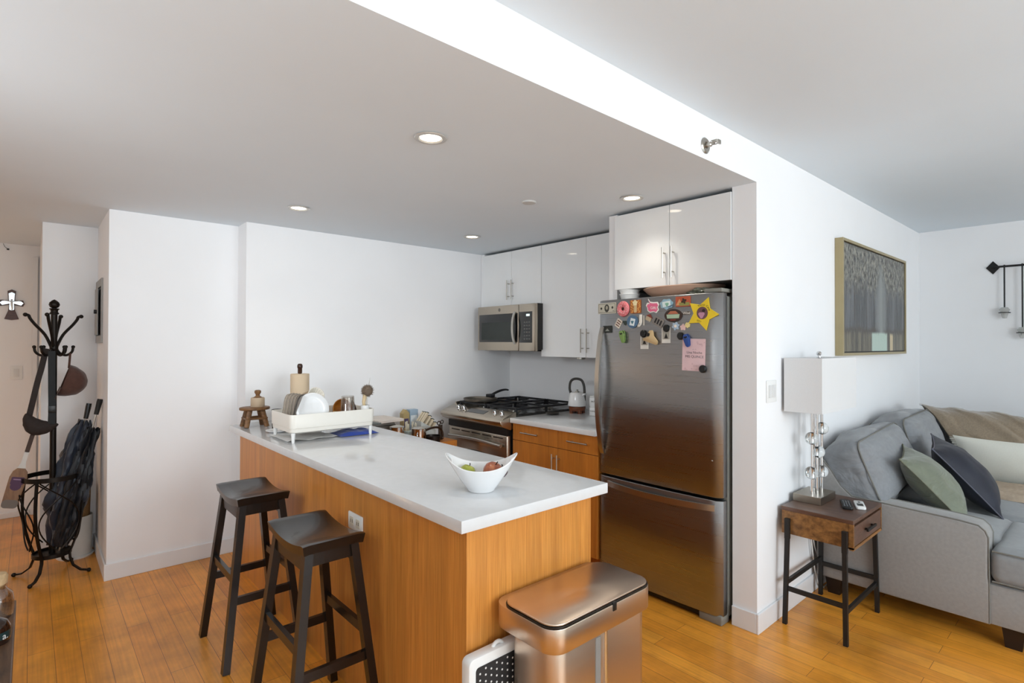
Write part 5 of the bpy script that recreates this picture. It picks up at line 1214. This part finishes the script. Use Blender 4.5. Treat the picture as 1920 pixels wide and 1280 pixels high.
MB().bar(crom([(-.010,-.052,.95),(-.008,-.05,1.05),(-.010,-.048,1.2),(-.012,-.04,1.40)],5),.036,.005,up=(0,1,0)).build('strap',mat('charcoal_webbing','#26282a',.85),bb,smooth=0)
MB().box(-.027,.009,-.060,-.050,1.02,1.065,bev=.003).build('buckle',M_black,bb)
# cap
cp_=thing('baseball_cap','brown baseball cap hanging from a right hand hook of the coat stand','cap',(hx_+.085,hy_-.02,1.20))
M_cap=mat('brown_suede','#4c2f25',.85,var=.15,scale=(50,50,50),sheen=.3)
def dome(u,v):
    a=2*PI*u; ph=.5*PI*v; q=V3((.100*math.cos(ph)*math.cos(a),.080*math.cos(ph)*math.sin(a),.120*math.sin(ph))); q+=q.normalized()*.004*noise.noise(q*30) ; return q
Mc=T(-.035,0,.015)@R('Y',108)
b=MB(); b.grid(dome,40,14,cu=True,M=Mc); o=b.build('crown',M_cap,cp_,smooth=70); q=o.modifiers.new('thick','SOLIDIFY'); q.thickness=.003
b=MB(); b.grid(lambda u,v:Mc@V3(((.088+.080*v*math.sin(PI*u)**.6)*math.cos((u-.5)*2.0)*1.0,(.068+.02*v)*math.sin((u-.5)*2.4)*1.05,-.004-.016*v*(1-abs(2*u-1)))),20,8); o=b.build('brim',M_cap,cp_,smooth=70); q=o.modifiers.new('thick','SOLIDIFY'); q.thickness=.003
MB().bar(bez([(-.012,0,.09),(-.008,0,.14),(-.006,0,.185)],6),.012,.003,up=(0,1,0)).build('strap',M_cap,cp_,smooth=0)
# paddle
pb=thing('wooden_paddle','long handled wooden paddle with purple label hanging left of the basket','paddle',(hx_-.20,hy_-.02,.47))
Mp=T(.0,0,0)@R('Y',14)
pl_=[(-.038,.0),(-.030,-.010),(-.01,-.016),(.01,-.016),(.030,-.010),(.038,0),(.042,.15),(.034,.185),(.018,.205),(.011,.24),(.011,.41),(-.011,.41),(-.011,.24),(-.018,.205),(-.034,.185),(-.042,.15)]
pl_=[(x,z+.02) for x,z in pl_]
FP=Mp@frame((0,0,0),(1,0,0),(0,0,1))
MB().prism([p for p in pl_ if p[1]<.24],-.006,.006,M=FP,bev=.002).build('blade',wood('paddle_wood','#6d4a30','#9a7250',(30,20,6),.5),pb,smooth=0)
MB().prism([(-.011,.32),(.011,.32),(.011,.43),(-.011,.43)],-.005,.005,M=FP,bev=.002).build('handle',mat('brown_leather','#3e2a20',.6),pb,smooth=0)
MB().prism([(-.020,.225),(.020,.225),(.011,.26),(.011,.325),(-.011,.325),(-.011,.26)],-.005,.005,M=FP).build('neck',mat('white_tape','#cfcbc4',.7),pb,smooth=0)
lb=MB().prism(rrect(.060,.045,.006,cy=.150),.0062,.0075,M=FP).build('label',mat('purple_label','#4d2a48',.5),pb,smooth=0)
MB().prism(rrect(.04,.006,.002,cy=.158),.0075,.008,M=FP).build('label_print',mat('lilac_print','#9b7a94',.5),lb,smooth=0)
MB().prism(ngon(20,.026,0,.118),.0062,.0072,M=FP).build('label_seal',mat('purple_label','#4d2a48',.5),pb,smooth=0)
MB().prism(rrect(.076,.05,.02,cy=.012),-.0066,.0066,M=FP).build('toe_wrap',mat('grey_wrap','#6f655c',.6),pb,smooth=0)
MB().tube([tuple(Mp@V3((0,0,.43))),(.135,-.005,.60),(.165,-.01,.94)],.0015,5).build('hanging_cord',M_white,pb)
# white bin and rattan pot
wbn=thing('waste_bin','round white waste bin on a saucer behind the coat stand','bin',(.238,4.756,0))
MB().lathe([(0,0),(.098,0),(.104,.012),(.098,.014),(0,.014)],(0,0,0),44).build('saucer',M_white,wbn,smooth=30)
MB().lathe([(0,.0145),(.088,.0145),(.092,.02),(.094,.27),(.090,.275),(.086,.25),(0,.25)],(0,0,0),44).build('bin_body',mat('matte_white','#d6d3cd',.5),wbn,smooth=40)
gp_=thing('planter_pot','tan brown open pot standing on top of the round white bin','pot',(.255,4.756,.2505))
MB().lathe([(0,0),(.056,0),(.062,.02),(.066,.235),(.062,.235),(.058,.02),(0,.01)],(0,0,0),36).build('pot_body',mat('tan_rattan','#8a6a44',.6,var=.2,scale=(90,90,160),bump=.5,bscale=(90,90,200)),gp_,smooth=40)
# electrical panel
ep=thing('electrical_panel','grey metal electrical panel with slightly open door on the side of the pier','electrical panel',(.3556,4.66,1.665))
M_ep=mat('panel_grey','#9a9894',.5,metal=.2)
f=MB(); 
for q in ((-.20,-.165,-.215,.215),(.165,.20,-.215,.215),(-.165,.165,-.215,-.165),(-.165,.165,.165,.215)): f.box(-.010,.0,q[0],q[1],q[2],q[3])
f.build('frame',M_ep,ep,smooth=0)
MB().box(-.002,.0,-.165,.165,-.165,.165).build('dark_recess',M_black,ep,smooth=0)
d=MB().box(-.018,-.012,-.02,.165,-.16,.16,bev=.001).build('door',M_ep,ep,smooth=0); MB().cyl((-.018,.02,0),(-.034,.02,0),.014,n=14).build('latch_knob',M_black,d)
# crucifix
cr_=thing('crucifix','wooden wall cross with a silver cross and figure on the entry wall','cross',(-.120,6.14,1.775))
def flare(w,h,a,up_,dn): return [(-a,-dn+.03),(-w*.42,-dn),(w*.42,-dn),(a,-dn+.03),(a*.8,-.02),(h,-a*1.3),(h,a*1.3),(a*.8,.02),(a*1.2,up_-.015),(0,up_),(-a*1.2,up_-.015),(-a*.8,.02),(-h,a*1.3),(-h,-a*1.3),(-a*.8,-.02)]
MB().prism([(-.045,-.128),(0,-.136),(.045,-.128),(.022,-.06),(.016,-.01),(.070,-.022),(.080,0),(.070,.030),(.020,.028),(.026,.105),(0,.118),(-.026,.105),(-.020,.028),(-.070,.030),(-.080,0),(-.070,-.022),(-.016,-.01),(-.022,-.06)],.001,.012,M=FRY,bev=.002).build('wooden_cross',wood('cross_wood','#3b221a','#5d3627',(20,20,50),.4),cr_,smooth=0)
s=MB().prism([(-.016,-.05),(0,-.058),(.016,-.05),(.014,.0),(.058,-.014),(.074,.006),(.058,.022),(.016,.022),(.02,.085),(0,.096),(-.02,.085),(-.016,.022),(-.058,.022),(-.074,.006),(-.058,-.014),(-.014,0)],.012,.017,M=FRY,bev=.001).build('silver_cross',mat('bright_silver','#d5dbe0',.2,metal=.9),cr_,smooth=0)
g=MB(); 
for P_,r_ in (([(0,.020,.022),(0,-.008,.024),(.004,-.040,.022),(.0,-.058,.020)],[.006,.007,.005,.0035]),([(0,.018,.021),(.028,.022,.020),(.05,.026,.019)],[.004,.003,.003]),([(0,.018,.021),(-.028,.022,.020),(-.05,.026,.019)],[.004,.003,.003])): g.tube([tuple(FRY@V3(p)) for p in P_],r_,8)
g.sph(tuple(FRY@V3((0,.030,.023))),.007,8).build('figure',mat('bright_silver','#d5dbe0',.2,metal=.9),s)
switch('light_switch','white single rocker light switch on the entry wall left of the coat stand',(-.086,6.14-.0002,1.20),FRY,.075,1)
hk=thing('wall_hook','small white plastic hook on the narrow wall behind the cap','hook',(.262,4.873,1.165))
MB().prism([(-.022,-.008),(.022,-.008),(.014,.008),(0,.014),(-.014,.008)],0,.02,M=FRY,bev=.002).build('hook_body',M_white,hk)
wd=thing('door_contact','tiny dark wire clip high on the entry wall under the ceiling','wire clip',(-.146,6.14,2.225))
MB().box(-.008,.008,-.012,0,-.006,.006,bev=.002).tube([(0,-.006,.0),(-.02,-.004,.02),(-.03,-.004,.045)],.0015,5).build('clip_body',M_black,wd)
# ================================================================== lower left: console table with bottles
ct=thing('console_table','rustic dark wood console table entering at the lower left corner','console table',(-.40,1.45,0))
M_con=wood('weathered_wood','#3a2a20','#7a5a42',(30,4,30),.4)
MB().box(-.20,.366,0,1.42,.415,.450,bev=.004).build('top',M_con,ct,smooth=0)
for x in (-.16,.325):
    for y in (.05,1.36): MB().box(x-.025,x+.025,y-.025,y+.025,0,.415).build('leg',M_con,ct,smooth=0)
MB().box(-.19,.352,.02,1.40,.34,.415).build('apron',M_con,ct,smooth=0)
b1=thing('cork_jar','clear rounded glass jar with a cork stopper on the console table','jar',(-.085,2.72,.450))
MB().lathe([(0,0),(.040,0),(.046,.01),(.048,.06),(.044,.085),(.028,.104),(.024,.112),(.026,.120),(.022,.120),(.022,.106),(.040,.082),(.043,.058),(.040,.010),(0,.006)],(0,0,0),36).build('jar_glass',M_glass,b1,smooth=60)
MB().lathe([(0,.108),(.021,.108),(.023,.122),(.029,.124),(.031,.150),(.026,.160),(0,.164)],(0,0,0),24).build('cork',mat('cork','#c9ab82',.8,var=.15,scale=(60,60,60),bump=.3),b1,smooth=50)
b2_=thing('liquor_bottle','dark amber and teal bottle with white lettering on the console table','bottle',(-.085,2.50,.450))
MB().lathe([(0,0),(.040,0),(.043,.006),(.043,.050),(.034,.070),(.014,.084),(.013,.100),(0,.100)],(0,0,0),32).build('bottle_glass',mat('dark_amber_glass','#2b1a12',.06,coat=.6),b2_,smooth=50)
MB().lathe([(.0435,.018),(.0438,.020),(.0438,.040),(.0435,.042)],(0,0,0),32,cap=False).build('label_band',mat('teal_label','#1f3a3c',.3),b2_,smooth=50)
text_mesh('lettering','a.',.030,M_white,frame((.030,-.0325,.028),(.72,.69,0),(0,0,1)),b2_)

fl_=thing('added_glow_column','unseen glowing column added in the hallway to streak the refrigerator steel','light helper',(-1.30,5.20,0))  # unseen glowing column, added for a warm streak on the refrigerator door
MB().lathe([(0,0),(.12,0),(.12,.02),(0,.022)],(0,0,0),24).build('base',M_black,fl_)
MB().lathe([(.03,.05),(.04,.06),(.04,1.85),(.03,1.86),(0,1.86)],(0,0,0),24).build('glow_tube',mat('added_glow','#f2d5ac',.8,emit='#ffd6a8',estr=5),fl_)
# ================================================================== light
def area(name,loc,rot,sx,sy,e,col=(1,1,1)):
    l=bpy.data.lights.new(name,'AREA'); l.shape='RECTANGLE'; l.size=sx; l.size_y=sy; l.energy=e; l.color=col
    o=bpy.data.objects.new(name,l); COL.objects.link(o); o.location=loc; o.rotation_euler=rot; return o
for i,(a,b) in enumerate(WIN):
    area('window_daylight',((a+b)/2,YF-.16,(z0+z1)/2),(math.radians(90),0,0),b-a,z1-z0,(60,55)[i],(.88,.95,1))
area('added_upfill_kitchen',(-.9,.7,1.35),(math.radians(180),0,0),1.7,1.7,15,(.86,.94,1))  # no such fixture; upward light added to brighten the kitchen ceiling
back_fill=area('softbox',(1.5,-3.3,1.9),(0,0,0),2.0,1.2,74,(.93,.97,1))  # fill light added behind the camera, not a lamp of the room
back_fill.rotation_euler=(V3((1.6,3.6,1.0))-V3((1.5,-3.3,1.9))).to_track_quat('-Z','Y').to_euler()
kf=area('kitchen_fill',(-1.15,1.7,2.0),(0,0,0),.9,.7,8.5,(.92,.97,1)); kf.data.spread=math.radians(80)  # unseen fill light added on the left to lift kitchen walls and cabinets
kf.rotation_euler=(V3((2.1,3.9,1.8))-V3((-1.15,1.7,2.0))).to_track_quat('-Z','Y').to_euler()
area('added_upfill_living',(1.8,-2.6,1.5),(math.radians(180),0,0),1.6,1.6,48,(.86,.94,1))  # unseen source added to light the living room ceiling from below
w=bpy.data.worlds.new('sky'); scene.world=w; w.use_nodes=True
bg=w.node_tree.nodes['Background']; bg.inputs[0].default_value=(.75,.86,1,1); bg.inputs[1].default_value=1.2
for i,(x,y) in enumerate(DL):
    l=bpy.data.lights.new('downlight_lamp','SPOT'); l.energy=9; l.spot_size=math.radians(115); l.spot_blend=1; l.shadow_soft_size=.05; l.color=(1,.93,.82)
    o=bpy.data.objects.new('downlight_lamp',l); COL.objects.link(o); o.location=(x,y,ZS-.03)
vs_=scene.view_settings; vs_.view_transform='Standard'; vs_.look='None'; vs_.exposure=.03; vs_.gamma=1; vs_.use_curve_mapping=False
